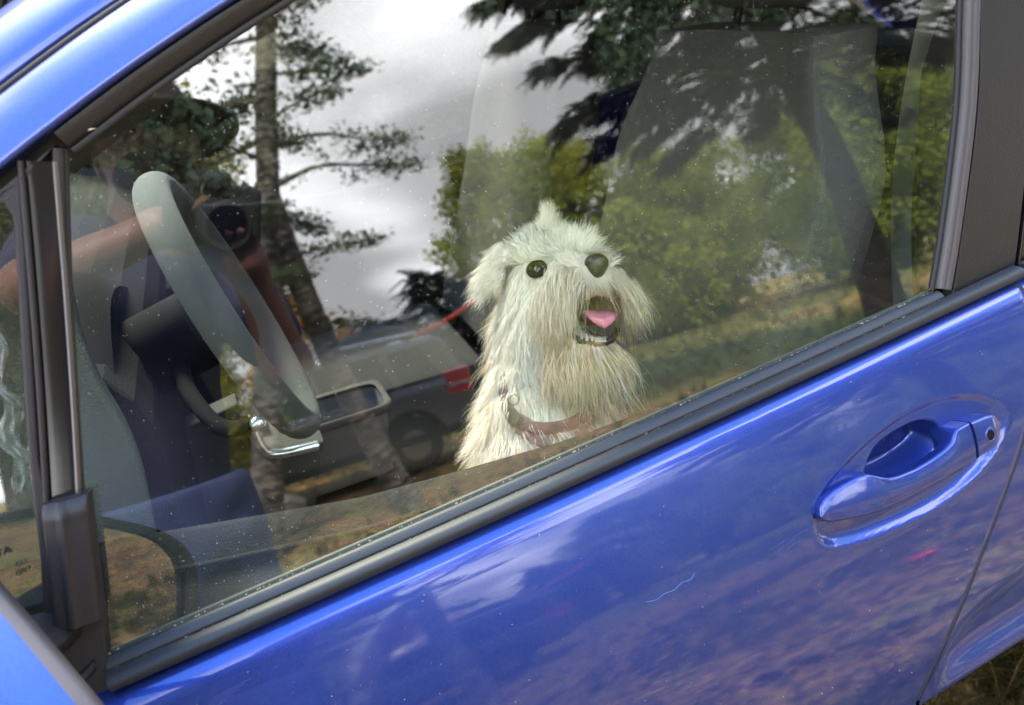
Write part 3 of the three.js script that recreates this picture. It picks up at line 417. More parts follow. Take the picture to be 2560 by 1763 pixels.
// etched marks on the quarter glass and a torn strip of clear film behind it
{
  const { FontLoader } = await import('three/addons/loaders/FontLoader.js'), { TextGeometry } = await import('three/addons/geometries/TextGeometry.js');
  const bold = await new FontLoader().loadAsync('fonts/droid/droid_sans_bold.typeface.json'), reg = await new FontLoader().loadAsync('fonts/droid/droid_sans_regular.typeface.json');
  const ink = std([0.006, 0.006, 0.006], 0.7), parent = car.children.find((o) => o.name === 'quarter_glass');
  const put = (txt, font, size, xr, s, name) => { const g = new TextGeometry(txt, { font, size, depth: 0.0002, curveSegments: 5 }); g.computeBoundingBox(); g.scale(1.25, 1, 1); g.translate(-g.boundingBox.max.x * 1.25, 0, 0); const a = g.attributes.position; for (let i = 0; i < a.count; i++) { const q = gp(xr + a.getX(i), s + a.getY(i) + 0.09 * a.getX(i), 0.0002 + a.getZ(i)); a.setXYZ(i, q.x, q.y, q.z); } g.computeVertexNormals(); part(name, g, ink, parent); };
  put('TOYOTA', bold, 0.0046, -0.3545, 0.0700, 'etched_name'); put('AS2', reg, 0.0029, -0.3535, 0.0590, 'etched_mark'); put('097', reg, 0.0034, -0.3530, 0.0525, 'etched_mark');
  const rings = Array.from({ length: 40 }, (_, i) => { const t = i / 39, x = lerp(-0.318, -0.342, t) + 0.004 * Math.sin(t * 17), y = lerp(1.165, 1.045, t); return Array.from({ length: 9 }, (_, k) => { const u = k / 8 - 0.5, wd = lerp(0.004, 0.016, t) * (1 - 0.4 * sstep(0.85, 1, t)); return V3(x - u * wd - 0.006, y + 0.006 * u, -0.045 + 0.006 * (fbm(t * 22, u * 6, 3, 3) - 0.5) * 2 + 0.0025 * Math.sin(u * 14 + t * 30)); }); });
  solo('plastic_strip', loft(rings), phys([0.75, 0.80, 0.78], 0.15, { transmission: 0.8, thickness: 0, ior: 1.6 }), 'torn strip of clear plastic film behind the small quarter window', 'plastic film');
}

// ================================================================ the dog on the driver seat
// modelled in a frame of its own (about half a millimetre a unit): x to its left cheek, y up its face, z out of its nose
{
  const K = 0.000473, dog = thing('dog', 'white wire-haired terrier looking up with its mouth open inside the blue car', 'dog', [0.1702, 0.9839, -0.26]);
  dog.quaternion.setFromRotationMatrix(new THREE.Matrix4().makeBasis(V3(0.9177, -0.1146, 0.3804), V3(0.2666, 0.8874, -0.3760), V3(-0.2945, 0.4464, 0.8450)));
  dog.scale.set(K * 0.87, K * 0.97, K * 0.95);
  const G = V3(0.1146, -0.8874, -0.4464).normalize();
  const mouthCut = (p) => Math.min(sdCap(p, [104, -48, 165], [78, -52, 40], 34, 30), sdEll(p, [96, -62, 118], [50, 40, 60]));
  const skull = (p) => {
    let d = sdEll(p, [-30, 62, -55], [100, 84, 110]);
    d = smin(d, sdCap(p, [-45, 88, 5], [48, 108, 26], 38, 32), 45);
    d = smin(d, sdCap(p, [15, 42, 25], [78, 46, 120], 74, 46), 50);
    d = smin(d, sdCap(p, [30, 20, 80], [118, 18, 120], 34, 26), 40);
    d = smin(d, sdEll(p, [136, 26, 84], [46, 40, 44]), 36);
    d = smin(d, sdEll(p, [-42, -40, -25], [80, 112, 92]), 60);
    return d;
  };
  const jaw = (p) => smin(sdCap(p, [10, -95, 10], [84, -128, 108], 46, 27), sdCap(p, [40, -126, 96], [128, -126, 100], 20, 18), 26);
  const trunk = (p) => {
    let d = sdCap(p, [-62, -60, -95], [-45, -320, -110], 112, 150);
    d = smin(d, sdEll(p, [-15, -430, -150], [205, 230, 205]), 90);
    d = smin(d, sdCap(p, [-110, -470, -60], [-120, -780, -60], 75, 52), 60);
    d = smin(d, sdCap(p, [95, -470, -60], [105, -780, -80], 75, 52), 60);
    d = smin(d, sdCap(p, [0, -470, -200], [-60, -700, -420], 190, 200), 90);
    return d;
  };
  const earL = (p) => { const q = [p[0], p[1], p[2]]; return sdCap([q[0], q[1], (q[2] + 48) * 2.4], [-168, 124, 0], [-196, 48, 20], 20, 32); };
  const earR = (p) => sdCap([p[0], p[1], (p[2] + 70) * 1.8], [-28, 110, 0], [-34, 226, 0], 62, 8);
  const body = (p) => { let d = smax(skull(p), -mouthCut(p), 14); d = smin(d, smax(jaw(p), -mouthCut(p), 10), 22); d = smin(d, trunk(p), 70); d = smin(d, earL(p), 26); return smin(d, earR(p), 30); };
  const skinG = skin(body, [-330, -900, -680], [290, 290, 240], 104);
  { const P = skinG.attributes.position, c = new Float32Array(P.count * 3); for (let i = 0; i < P.count; i++) c.set(mouthCut([P.getX(i), P.getY(i), P.getZ(i)]) < 7 ? [0.07, 0.022, 0.024] : [0.42, 0.38, 0.31], i * 3); skinG.setAttribute('color', new THREE.BufferAttribute(c, 3)); }
  part('body', skinG, std([1, 1, 1], 0.8, { vertexColors: true }), dog);
  const grad = (p, e = 2) => V3(body([p[0] + e, p[1], p[2]]) - body([p[0] - e, p[1], p[2]]), body([p[0], p[1] + e, p[2]]) - body([p[0], p[1] - e, p[2]]), body([p[0], p[1], p[2] + e]) - body([p[0], p[1], p[2] - e])).normalize();
  const onFace = (x, y, z0 = 260) => { let z = z0; for (let i = 0; i < 80; i++) { const d = body([x, y, z]); if (d < 0.5) break; z -= Math.max(0.6, d * 0.8); } return z; };
  // ---- eyes, nose, mouth
  const eyeAt = [[-64, 60, 8], [70, 112, 24]].map(([x, y, in_]) => V3(x, y, onFace(x, y) - in_));
  for (const [ei, e] of eyeAt.entries()) {
    const g = new THREE.SphereGeometry(17, 28, 20); g.translate(e.x, e.y, e.z); part('eye', g, phys([0.010, 0.008, 0.007], 0.05, { clearcoat: 1 }), dog);
    if (ei) continue; const n = grad([e.x, e.y, e.z + 12]), lid = new THREE.TorusGeometry(19, 7, 10, 32); lid.scale(1.28, 0.9, 1); lid.applyQuaternion(new THREE.Quaternion().setFromUnitVectors(V3(0, 0, 1), n)); lid.translate(e.x + n.x * 11, e.y + n.y * 11, e.z + n.z * 11); part('eyelid', lid, phys([0.012, 0.010, 0.009], 0.9, { specularIntensity: 0.1 }), dog);
  }
  const noseC = V3(86, 66, 158);
  {
    const nd = (p) => { let d = sdEll(p, [86, 67, 156], [32, 23, 25]); d = smin(d, sdEll(p, [88, 50, 158], [19, 20, 19]), 16); d = smax(d, -sdCap(p, [66, 62, 186], [52, 56, 168], 7, 9), 6); d = smax(d, -sdCap(p, [106, 62, 186], [120, 58, 168], 7, 9), 6); return smax(d, -sdCap(p, [87, 54, 184], [88, 24, 182], 2.2, 2.2), 3); };
    part('nose', skin(nd, [40, 10, 120], [134, 104, 200], 60), phys([0.016, 0.017, 0.017], 0.42, { bumpMap: pebbleT, bumpScale: 0 }), dog);
    const tongue = Array.from({ length: 22 }, (_, i) => { const t = i / 21, c = [lerp(92, 104, t), lerp(-66, -58, t) + 12 * Math.sin(t * 2.6) - 26 * t * t * t, lerp(30, 166, t)], w = 43 * Math.sqrt(Math.max(0.0, 1 - Math.pow(t, 10))) * lerp(0.9, 1.05, t) + 0.5; return Array.from({ length: 20 }, (_, k) => { const a = k / 20 * 6.283, cc = Math.cos(a), ss = Math.sin(a); return V3(c[0] + w * cc, c[1] + (ss > 0 ? 11 : 13) * ss + 7 * cc * cc - (ss > 0 ? 2.5 * Math.exp(-((cc * 4) ** 2)) : 0), c[2] - 4 * cc); }); });
    part('tongue', loft(tongue, { closed: true, caps: true }), phys([0.62, 0.20, 0.24], 0.38, { clearcoat: 0.25, clearcoatRoughness: 0.3 }), dog);
    const tooth = (x, y, z, l, up) => { const g = new THREE.ConeGeometry(5, l, 10); if (up) g.rotateX(Math.PI); g.translate(x, y, z); part('tooth', g, std([0.42, 0.37, 0.26], 0.35), dog); };
    tooth(62, -108, 140, 20); tooth(50, -106, 128, 15); tooth(76, -112, 146, 14); tooth(74, -4, 146, 20, true); tooth(118, -4, 144, 20, true); for (let i = 0; i < 5; i++) tooth(86 + i * 6, -116, 148, 10);
    part('lip', tube([[2, -70, 66], [24, -104, 96], [52, -118, 124], [92, -124, 138], [128, -116, 126], [150, -92, 98]], 9, 40, 10), std([0.03, 0.022, 0.02], 0.45), dog);
  }
  // ---- coat: strands grown from the skin
  {
    const r = mulberry(404), P = skinG.attributes.position, tri = P.count / 3, cum = new Float32Array(tri); let tot = 0;
    const A = V3(), B = V3(), C = V3(), D = V3();
    // how many strands a patch of skin gets: most on the head, few on the back that no window shows
    const strandDensity = (p) => p.z < -190 || p.y < -640 ? 0.02 : (p.y > -160 ? 2 : 1) * (p.z < -120 ? 0.35 : 1);
    for (let i = 0; i < tri; i++) { A.fromBufferAttribute(P, i * 3); B.fromBufferAttribute(P, i * 3 + 1); C.fromBufferAttribute(P, i * 3 + 2); D.copy(A).add(B).add(C).divideScalar(3); tot += B.sub(A).cross(C.sub(A)).length() / 2 * strandDensity(D); cum[i] = tot; }
    const N = 76000, pos = [], nor = [], col = [], idx = [], SEG = 6;
    const clump = (x, y, z, f) => [noise3(x * f, y * f, z * f), noise3(x * f + 31, y * f, z * f + 5), noise3(x * f + 71, y * f + 3, z * f)];
    const bridge = V3(58, 96, 110);
    for (let s = 0; s < N; s++) {
      const pick = r() * tot; let lo = 0, hi = tri - 1; while (lo < hi) { const m = (lo + hi) >> 1; cum[m] < pick ? lo = m + 1 : hi = m; }
      A.fromBufferAttribute(P, lo * 3); B.fromBufferAttribute(P, lo * 3 + 1); C.fromBufferAttribute(P, lo * 3 + 2);
      let a = r(), b = r(); if (a + b > 1) { a = 1 - a; b = 1 - b; }
      const p = A.clone().addScaledVector(B.sub(A), a).addScaledVector(C.sub(A), b), pa = [p.x, p.y, p.z];
      if (p.distanceTo(noseC) < 46 || mouthCut(pa) < 9) continue;
      const de = p.distanceTo(V3(eyeAt[0].x, eyeAt[0].y, eyeAt[0].z + 14)); if (de < 25) continue;
      const n = grad(pa);
      // where on the dog
      const ear = earL(pa) < 6, ear2 = p.y > 158 && earR(pa) < 10, below = p.y < -150;
      const onJaw = jaw(pa) < 10 && p.z > 10 && p.y < -85, muzzle = !onJaw && p.z > 45 && p.y < 92 && p.y > -40 && Math.hypot(p.x - 75, p.y - 40) < 125, side = p.x < 72 ? -1 : 1;
      let len, flow, grav, lift, stain = 0, width = 1;
      if (ear) { const tip = sstep(-150, -215, p.x) ; len = 30 + 50 * tip * r(); flow = V3(-0.80, -0.50, 0.1); grav = 0.25; lift = 0.18; }
      else if (ear2) { len = 26 + 16 * r(); flow = V3(-0.02, 1, 0.1); grav = 0.0; lift = 0.12; }
      else if (onJaw) { len = 80 + 110 * r(); flow = V3((p.x - 84) * 0.005, -0.9, 0.35); grav = 0.75; lift = 0.40; stain = 0.75; width = 1.05; }
      else if (muzzle) {
        const nearNose = sstep(120, 55, p.distanceTo(noseC)), bottom = sstep(30, -10, p.y), centre = Math.exp(-(((p.x - 84) / 24) ** 2));
        if (p.y > 60 && Math.abs(p.x - 72) < 60) { len = 36 + 26 * r(); flow = V3((p.x - 76) * 0.02, 0.45, -0.75); grav = 0.15; lift = 0.42; stain = 0.25 * nearNose; }
        else { len = lerp(95, 185, r()) * lerp(1, 0.36, nearNose * centre) * lerp(1, 0.42, centre * bottom); flow = V3(side * (side > 0 ? 0.34 : 0.44), side > 0 ? -0.55 : -0.82, 0.35); grav = 1.0; lift = 0.42; len *= side > 0 ? 0.82 : 1; stain = 0.42 + 0.75 * bottom * (0.5 + centre); width = 1.05; }
      }
      else if (!below && p.y > 116) { len = 34 + 30 * r(); flow = p.clone().sub(bridge).normalize().add(V3(0.12, 0.45, 0)); grav = 0.05; lift = 0.85; }
      else if (!below && p.y > 82) { len = 34 + 30 * r(); flow = p.clone().sub(bridge).normalize().add(V3(0.25, 0.28, 0.25)); grav = 0.12; lift = 0.70; }
      else if (!below && p.z > -110) { const brow = de < 62 ? 0.35 : 1; len = (50 + 80 * r()) * brow * lerp(0.6, 1.15, sstep(60, -60, p.y)); flow = p.clone().sub(bridge).normalize().add(V3(0.10, -1.1, 0.05)); grav = 0.70; lift = 0.22; stain = de < 44 ? 0.35 : 0; }
      else { len = 62 + 54 * r(); flow = V3((p.x + 10) * 0.0032, -1, 0.15); grav = 0.35; lift = 0.45; width = 1.15; }
      const cl = clump(p.x, p.y, p.z, 1 / (below ? 34 : 22)), jit = below ? 0.75 : 0.55;
      const cs = below ? 36 : 26, cw = [0, 1, 2].map((k) => pa[k] + 16 * (noise3(p.x * 0.04 + k * 9, p.y * 0.04, p.z * 0.04) - 0.5)), ci = cw.map((v) => Math.floor(v / cs)), conv = V3(...ci.map((v, k) => (v + 0.2 + 0.6 * hash3(ci[0] + k * 7, ci[1], ci[2])) * cs - cw[k])).multiplyScalar(0.75 * Math.min(1, len / 90)), ch = [hash3(ci[0], ci[1] + 50, ci[2]) - 0.5, hash3(ci[0] + 50, ci[1], ci[2]) - 0.5, hash3(ci[0], ci[1], ci[2] + 50) - 0.5];
      const dir = flow.normalize().addScaledVector(n, lift).add(V3(ch[0] * jit * 0.9, ch[1] * jit * 0.6, ch[2] * jit * 0.9)).add(V3((cl[0] - 0.5) * jit * 1.2 + (r() - 0.5) * 0.3, (cl[1] - 0.5) * jit + (r() - 0.5) * 0.24, (cl[2] - 0.5) * jit * 1.1 + (r() - 0.5) * 0.3)).normalize();
      len *= 0.75 + 0.5 * cl[0];
      const curl = (r() - 0.5) * 0.5, w0 = (0.5 + 0.6 * r() * r()) * width, wob = 3 + 5 * r(), ph = r() * 6.28;
      // colour of the strand: white to cream, rusty where the beard is stained
      const st = clamp(stain * (0.55 + 0.9 * cl[1]) + (r() - 0.5) * 0.28, 0, 0.95), q = 0.82 + 0.30 * r();
      const base = [lerp(0.84, 0.50, st) * q, lerp(0.78, 0.34, st) * q, lerp(0.65, 0.19, st) * q];
      let blocked = false; const mark = [pos.length, nor.length, col.length, idx.length]; let cur = p.clone().addScaledVector(n, -2), d = dir.clone(); const b0 = pos.length / 3, step = len / SEG;
      const wv = V3().crossVectors(d, n).normalize(); if (wv.lengthSq() < 0.5) wv.set(1, 0, 0); wv.addScaledVector(n, (r() - 0.5) * 0.8).normalize();
      for (let k = 0; k <= SEG; k++) {
        const t = k / SEG, w = w0 * (1 - 0.85 * t * t) * (k === 0 ? 0.8 : 1);
        pos.push(cur.x - wv.x * w, cur.y - wv.y * w, cur.z - wv.z * w, cur.x + wv.x * w, cur.y + wv.y * w, cur.z + wv.z * w);
        const fn = V3().crossVectors(d, wv); if (fn.dot(n) < 0) fn.negate(); const nn = n.clone().multiplyScalar(0.45).addScaledVector(fn, 0.7).addScaledVector(d, 0.15).normalize(); for (let m = 0; m < 2; m++) { nor.push(nn.x, nn.y, nn.z); col.push(...base); }
        if (k) { const e = b0 + 2 * k; idx.push(e - 2, e - 1, e, e - 1, e + 1, e); }
        if (cur.x > 34 && cur.x < 152 && cur.y < -8 && cur.y > -104 && cur.z > 60) blocked = true; if (Math.hypot(cur.x - eyeAt[0].x, cur.y - eyeAt[0].y) < 21 && cur.z > eyeAt[0].z) blocked = true;
        if (k < SEG) { d.addScaledVector(G, grav * 0.34).add(V3(curl * 0.12 + 0.26 * Math.sin(ph + t * wob), 0.08 * Math.cos(ph * 2 + t * wob), curl * 0.08 + 0.26 * Math.cos(ph + t * wob))).normalize(); cur = cur.clone().addScaledVector(d, step).addScaledVector(conv, (r() * 0.3 + 0.85) / SEG); const sd = body([cur.x, cur.y, cur.z]); if (sd < 3) { cur.addScaledVector(grad([cur.x, cur.y, cur.z], 3), 4 - sd); } }
      }
      if (blocked && r() < 0.93) { pos.length = mark[0]; nor.length = mark[1]; col.length = mark[2]; idx.length = mark[3]; }
    }
    const g = new THREE.BufferGeometry(); g.setAttribute('position', new THREE.Float32BufferAttribute(pos, 3)); g.setAttribute('normal', new THREE.Float32BufferAttribute(nor, 3)); g.setAttribute('color', new THREE.Float32BufferAttribute(col, 3)); g.setIndex(idx);
    part('fur', g, phys([1, 1, 1], 0.62, { vertexColors: true, specularIntensity: 0.6 }), dog, 'long shaggy white coat, rusty at the beard').userData.kind = 'stuff';
  }
  // ---- harness
  {
    const at = (x, y, o) => { const z = onFace(x, y); return V3(x, y, z + o); };
    const strap = (pts, w, o, m, name) => { const c = new THREE.CatmullRomCurve3(pts.map(([x, y, q]) => at(x, y, o + (q ?? 0)))), ps = c.getSpacedPoints(40); return part(name, loft(ps.map((p, i) => { const tg = c.getTangentAt(i / 40), n = grad([p.x, p.y, p.z - o]), s = tg.clone().cross(n).normalize(); return [-1, -0.8, 0.8, 1].map((k) => p.clone().addScaledVector(s, k * w).addScaledVector(n, Math.abs(k) > 0.9 ? -5 : 0)); })), m, dog); };
    const web = std([0.085, 0.045, 0.045], 0.8), blk = std([0.02, 0.02, 0.022], 0.5);
    strap([[-168, -205], [-166, -255], [-150, -296], [-118, -320], [-60, -330], [0, -326], [50, -310], [82, -286]], 15, 44, web, 'harness_strap');
    strap([[-120, -322], [-60, -352], [0, -372], [60, -360], [96, -330]], 26, 34, std([0.20, 0.12, 0.115], 0.85), 'harness_panel');
    strap([[-160, -272], [-146, -298], [-122, -316]], 20, 50, blk, 'buckle');
    const ring = new THREE.TorusGeometry(13, 3, 8, 24); ring.translate(-132, -262, onFace(-132, -262) + 52); part('harness_ring', ring, M.steel, dog);
    const tag = new THREE.CylinderGeometry(9, 9, 3, 20); tag.rotateX(1.3); tag.translate(-194, -160, onFace(-180, -160) + 26); part('tag', tag, std([0.05, 0.20, 0.55], 0.4), dog, 'small blue tag');
  }
}

// ================================================================ the place round the car
const barkT = tex(256, 256, (u, v) => { const a = tfbm(u, v, 9, 4, 31), b = tnoise(u, v, 64, 33), r = tfbm(u, (v * 3) % 1, 14, 3, 35); const k = 0.46 + 0.55 * (a - 0.5) + 0.6 * (r - 0.5) + 0.18 * (b - 0.5); return [k * 1.0, k * 0.98, k * 0.95]; });
const bark = std([0.52, 0.50, 0.48], 0.95, { map: barkT, bumpMap: barkT, bumpScale: 0.03 });
const barkDark = std([0.13, 0.12, 0.11], 0.95, { map: barkT, bumpMap: barkT, bumpScale: 0.03 });
{ // ground: worn earth by the car, dry grass beyond, one sheet to the horizon
  const soilT = tex(1024, 1024, (u, v) => { const a = tfbm(u, v, 5, 6, 50), b = tfbm(u, v, 40, 3, 60), c = tnoise(u, v, 256, 61); const k = 0.50 + 0.28 * (a - 0.5) + 0.75 * (b - 0.5) + 0.35 * (c - 0.5); const g = sstep(0.52, 0.66, tfbm(u, v, 8, 4, 71)); return [k * lerp(1.02, 0.92, g), k * lerp(0.92, 0.98, g), k * lerp(0.72, 0.58, g)]; });
  const rad = [0]; for (let r = 0.5; r < 420; r *= 1.16) rad.push(r);
  const seg = 72, pos = [], uv = [], col = [], idx = [];
  rad.forEach((r) => { for (let k = 0; k <= seg; k++) { const a = k / seg * 2 * Math.PI, x = r * Math.cos(a) + 1, z = r * Math.sin(a) + 2; const hump = r > 6 ? 0.22 * (fbm(x * 0.12, 3, z * 0.12, 3) - 0.5) * sstep(6, 20, r) : 0; pos.push(x, hump, z); uv.push(x / 2.2, z / 2.2); const f = fbm(x * 0.35, 9, z * 0.35, 4), dry = sstep(10, 17, z + (f - 0.5) * 9) , green = sstep(0.5, 0.62, fbm(x * 0.22 + 7, 1, z * 0.22, 4)) * sstep(3, 7, Math.hypot(x, z)), c = [lerp(lerp(0.95, 1.35, dry), 0.70, green), lerp(lerp(0.72, 1.10, dry), 0.82, green), lerp(lerp(0.47, 0.48, dry), 0.22, green)]; col.push(...c); } });
  for (let i = 0; i < rad.length - 1; i++) for (let k = 0; k < seg; k++) { const a = i * (seg + 1) + k, b = a + 1, c = a + seg + 1, d = c + 1; idx.push(a, b, c, b, d, c); }
  const g = new THREE.BufferGeometry(); g.setAttribute('position', new THREE.Float32BufferAttribute(pos, 3)); g.setAttribute('uv', new THREE.Float32BufferAttribute(uv, 2)); g.setAttribute('color', new THREE.Float32BufferAttribute(col, 3)); g.setIndex(idx); g.computeVertexNormals();
  const m = std([1, 1, 1], 0.96, { map: soilT, vertexColors: true, bumpMap: soilT, bumpScale: 0.03 });
  solo('ground', g, m, 'worn brown earth with dry grass stretching to the trees', 'ground', null, 'structure');
}
// ---- leaves and sprays
function leafCluster(n, size, spread, flat, seed) {
  const r = mulberry(seed), pos = [], nor = [], idx = [];
  for (let i = 0; i < n; i++) {
    const c = V3((r() - 0.5) * 2, (r() - 0.5) * 2 * flat, (r() - 0.5) * 2).multiplyScalar(spread), q = new THREE.Quaternion().setFromEuler(new THREE.Euler((r() - 0.5) * 2.0 * (0.3 + flat), r() * 6.28, (r() - 0.5) * 2.0 * (0.3 + flat))), s = size * (0.7 + 0.6 * r()), b = pos.length / 3;
    for (const [x, y, z] of [[0, 0, 0], [0.42, 0.05, 0.26], [1, -0.08, 0], [0.42, 0.05, -0.26]]) { const p = V3(x * s, y * s, z * s).applyQuaternion(q).add(c), m = V3(0, 1, 0).applyQuaternion(q); pos.push(p.x, p.y, p.z); nor.push(m.x, m.y, m.z); }
    idx.push(b, b + 1, b + 2, b, b + 2, b + 3);
  }
  const g = new THREE.BufferGeometry(); g.setAttribute('position', new THREE.Float32BufferAttribute(pos, 3)); g.setAttribute('normal', new THREE.Float32BufferAttribute(nor, 3)); g.setIndex(idx); return g;
}
function needleSpray(len, seed) { // a drooping twig with flat rows of needle tufts
  const r = mulberry(seed), pos = [], nor = [], idx = [];
  for (let i = 0; i < 26; i++) { const t = i / 25, side = i % 2 ? 1 : -1, l = len * 0.42 * (1 - 0.75 * t) * (0.7 + 0.6 * r()), x = t * len, y = -0.28 * len * t * t, b = pos.length / 3, a = 0.65 + 0.3 * r(); const tip = [x + l * Math.cos(a), y - 0.25 * l + 0.1 * l * (r() - 0.5), side * l * Math.sin(a)], w = 0.028 * len; pos.push(x - w, y, 0, x + w, y + 0.004, side * w, ...tip, x + l * 0.5, y - 0.06 * l, side * (l * 0.30 - w)); for (let k = 0; k < 4; k++) nor.push(0, 0.95, 0.3 * side); idx.push(b, b + 1, b + 2, b, b + 2, b + 3); }
  const g = new THREE.BufferGeometry(); g.setAttribute('position', new THREE.Float32BufferAttribute(pos, 3)); g.setAttribute('normal', new THREE.Float32BufferAttribute(nor, 3)); g.setIndex(idx); return g;
}
const leafMat = phys([1, 1, 1], 1.0, { transmission: 0.38, thickness: 0, specularIntensity: 0.5 });
const denseLeaf = std([1, 1, 1], 0.9);
function crown(items, geo, parent, name = 'crown', mat_ = leafMat) { // items: [position, quaternion, scale, colour]
  const m = new THREE.InstancedMesh(geo, mat_ ?? leafMat, items.length), mat = new THREE.Matrix4();
  items.forEach(([p, q, s, c], i) => { m.setMatrixAt(i, mat.compose(p, q, typeof s === 'number' ? V3(s, s, s) : s)); m.setColorAt(i, lin(...c)); });
  m.name = name; m.castShadow = m.receiveShadow = true; m.userData.kind = 'stuff'; parent.add(m); return m;
}
const randQ = (r, tilt = 3.1) => new THREE.Quaternion().setFromEuler(new THREE.Euler((r() - 0.5) * tilt, r() * 6.283, (r() - 0.5) * tilt));
const tint = (base, r, v = 0.3) => { const k = 1 + (r() - 0.5) * 2 * v, w = (r() - 0.5) * v; return [base[0] * k * (1 + w), base[1] * k, base[2] * k * (1 - w)]; };
function trunkGeo(path, r0, r1, n = 24, seg = 12) {
  const c = new THREE.CatmullRomCurve3(path.map((p) => V3(...p))), pts = c.getSpacedPoints(n), rings = pts.map((p, i) => { const t = i / n, r = lerp(r0, r1, Math.pow(t, 0.8)) * (1 + 0.2 * Math.exp(-t * 14)); const tan = c.getTangentAt(t), ax = V3(1, 0, 0).cross(tan).normalize(), ay = tan.clone().cross(ax).normalize(); return Array.from({ length: seg }, (_, k) => { const a = k / seg * 6.283, rr = r * (0.94 + 0.13 * noise3(Math.cos(a) * 2 + p.x * 3, p.y * 1.3, Math.sin(a) * 2 + p.z * 3)); return p.clone().addScaledVector(ax, rr * Math.cos(a)).addScaledVector(ay, rr * Math.sin(a)); }); });
  return loft(rings, { closed: true });
}
const cl1 = leafCluster(12, 0.075, 0.13, 0.45, 11), cl2 = leafCluster(16, 0.24, 0.42, 0.8, 12), cl3 = leafCluster(14, 0.11, 0.2, 0.8, 13), sp1 = needleSpray(0.55, 21), sp2 = needleSpray(1.0, 22);
// A tree whose limbs leave the trunk path; leaves sit along the limbs
function limbTree(name, label, { path, r0, r1, from, limbs, len, droop, mat, geo, color, per, scale, seed, group, side = [1, 1], trunks = [] }) {
  const r = mulberry(seed), [bx, , bz] = path[0], t = thing(name, label, 'tree', [bx, 0, bz], group), rel = path.map(([x, y, z]) => [x - bx, y, z - bz]);
  part('trunk', trunkGeo(rel, r0, r1), mat, t);
  for (const p of trunks) part('trunk', trunkGeo(p.path.map(([x, y, z]) => [x - bx, y, z - bz]), p.r0, p.r1), mat, t);
  const c = new THREE.CatmullRomCurve3(rel.map((p) => V3(...p))), items = [], limbG = [];
  for (let i = 0; i < limbs; i++) {
    const u = lerp(from, 0.98, (i + r()) / limbs), p0 = c.getPointAt(u), a = i * 2.4 + r() * 0.9, L = len(u) * (0.6 + 0.6 * r()) * (Math.cos(a) > 0 ? side[0] : side[1]), d = V3(Math.cos(a), 0, Math.sin(a));
    const pts = [0, 0.35, 0.7, 1].map((q) => p0.clone().addScaledVector(d, L * q).add(V3(0, droop(u) * L * q * q + 0.10 * L * q + (r() - 0.5) * 0.08 * L, 0)));
    limbG.push(trunkGeo(pts.map((p) => [p.x, p.y, p.z]), Math.max(0.012, 0.022 * L), 0.004, 7, 5));
    const lc = new THREE.CatmullRomCurve3(pts);
    for (let k = 0; k < per; k++) { const q = 0.22 + 0.78 * Math.sqrt(r()), pp = lc.getPointAt(Math.min(1, q)), off = 0.22 * L * (1.1 - q) + 0.06; pp.add(V3((r() - 0.5) * 2 * off, (r() - 0.5) * off * 0.6, (r() - 0.5) * 2 * off)); const yaw = -a + (r() - 0.5) * 1.6; items.push([pp, new THREE.Quaternion().setFromEuler(new THREE.Euler((r() - 0.5) * 0.7, yaw, (r() - 0.5) * 0.7 - 0.15)), scale * (0.7 + 0.7 * r()), tint(color, r)]); }
  }
  const g = mergeGeometries(limbG); const l = part('limbs', g, mat, t); l.userData.kind = 'stuff';
  crown(items, geo, t); return t;
}
// A round-crowned tree: clumps of leaves on a handful of limbs
function clumpTree(name, label, { x, z, h, w, lobes, n, geo, scale, color, seed, mat = barkDark, group, low = 0.25, r0, leaf }) {
  const r = mulberry(seed), t = thing(name, label, 'tree', [x, 0, z], group), items = [], limbG = [];
  part('trunk', trunkGeo([[0, 0, 0], [0.03 * h * (r() - 0.5), h * 0.3, 0.03 * h * (r() - 0.5)], [0.05 * h * (r() - 0.5), h * 0.85, 0.05 * h * (r() - 0.5)]], r0 ?? h * 0.028, h * 0.006), mat, t);
  for (let i = 0; i < lobes; i++) {
    const u = low + (0.94 - low) * (i + 0.5) / lobes, a = i * 2.4 + r(), prof = Math.sin(Math.PI * Math.pow(clamp((u - low) / (1.02 - low)), 0.75)) * 0.85 + 0.2, rad = w * prof * (0.35 + 0.45 * r()), c = V3(Math.cos(a) * rad, h * u, Math.sin(a) * rad), s = w * (0.30 + 0.22 * r()) * (0.6 + 0.5 * prof);
    limbG.push(trunkGeo([[0, h * u * 0.72, 0], [c.x * 0.5, c.y * 0.9, c.z * 0.5], [c.x, c.y, c.z]], h * 0.010, h * 0.002, 6, 5));
    for (let k = 0; k < n / lobes; k++) { const d = V3(r() - 0.5, r() - 0.5, r() - 0.5).normalize(), q = Math.pow(r(), 0.4); items.push([c.clone().addScaledVector(d, s * q * (0.75 + 0.5 * noise3(d.x * 3 + i, d.y * 3, d.z * 3))).add(V3(0, -0.15 * s * q, 0)), randQ(r), scale * (0.7 + 0.6 * r()), tint(color, r, 0.28)]); }
  }
  const l = part('limbs', mergeGeometries(limbG), mat, t); l.userData.kind = 'stuff';
  crown(items, geo, t, 'crown', leaf); return t;
}
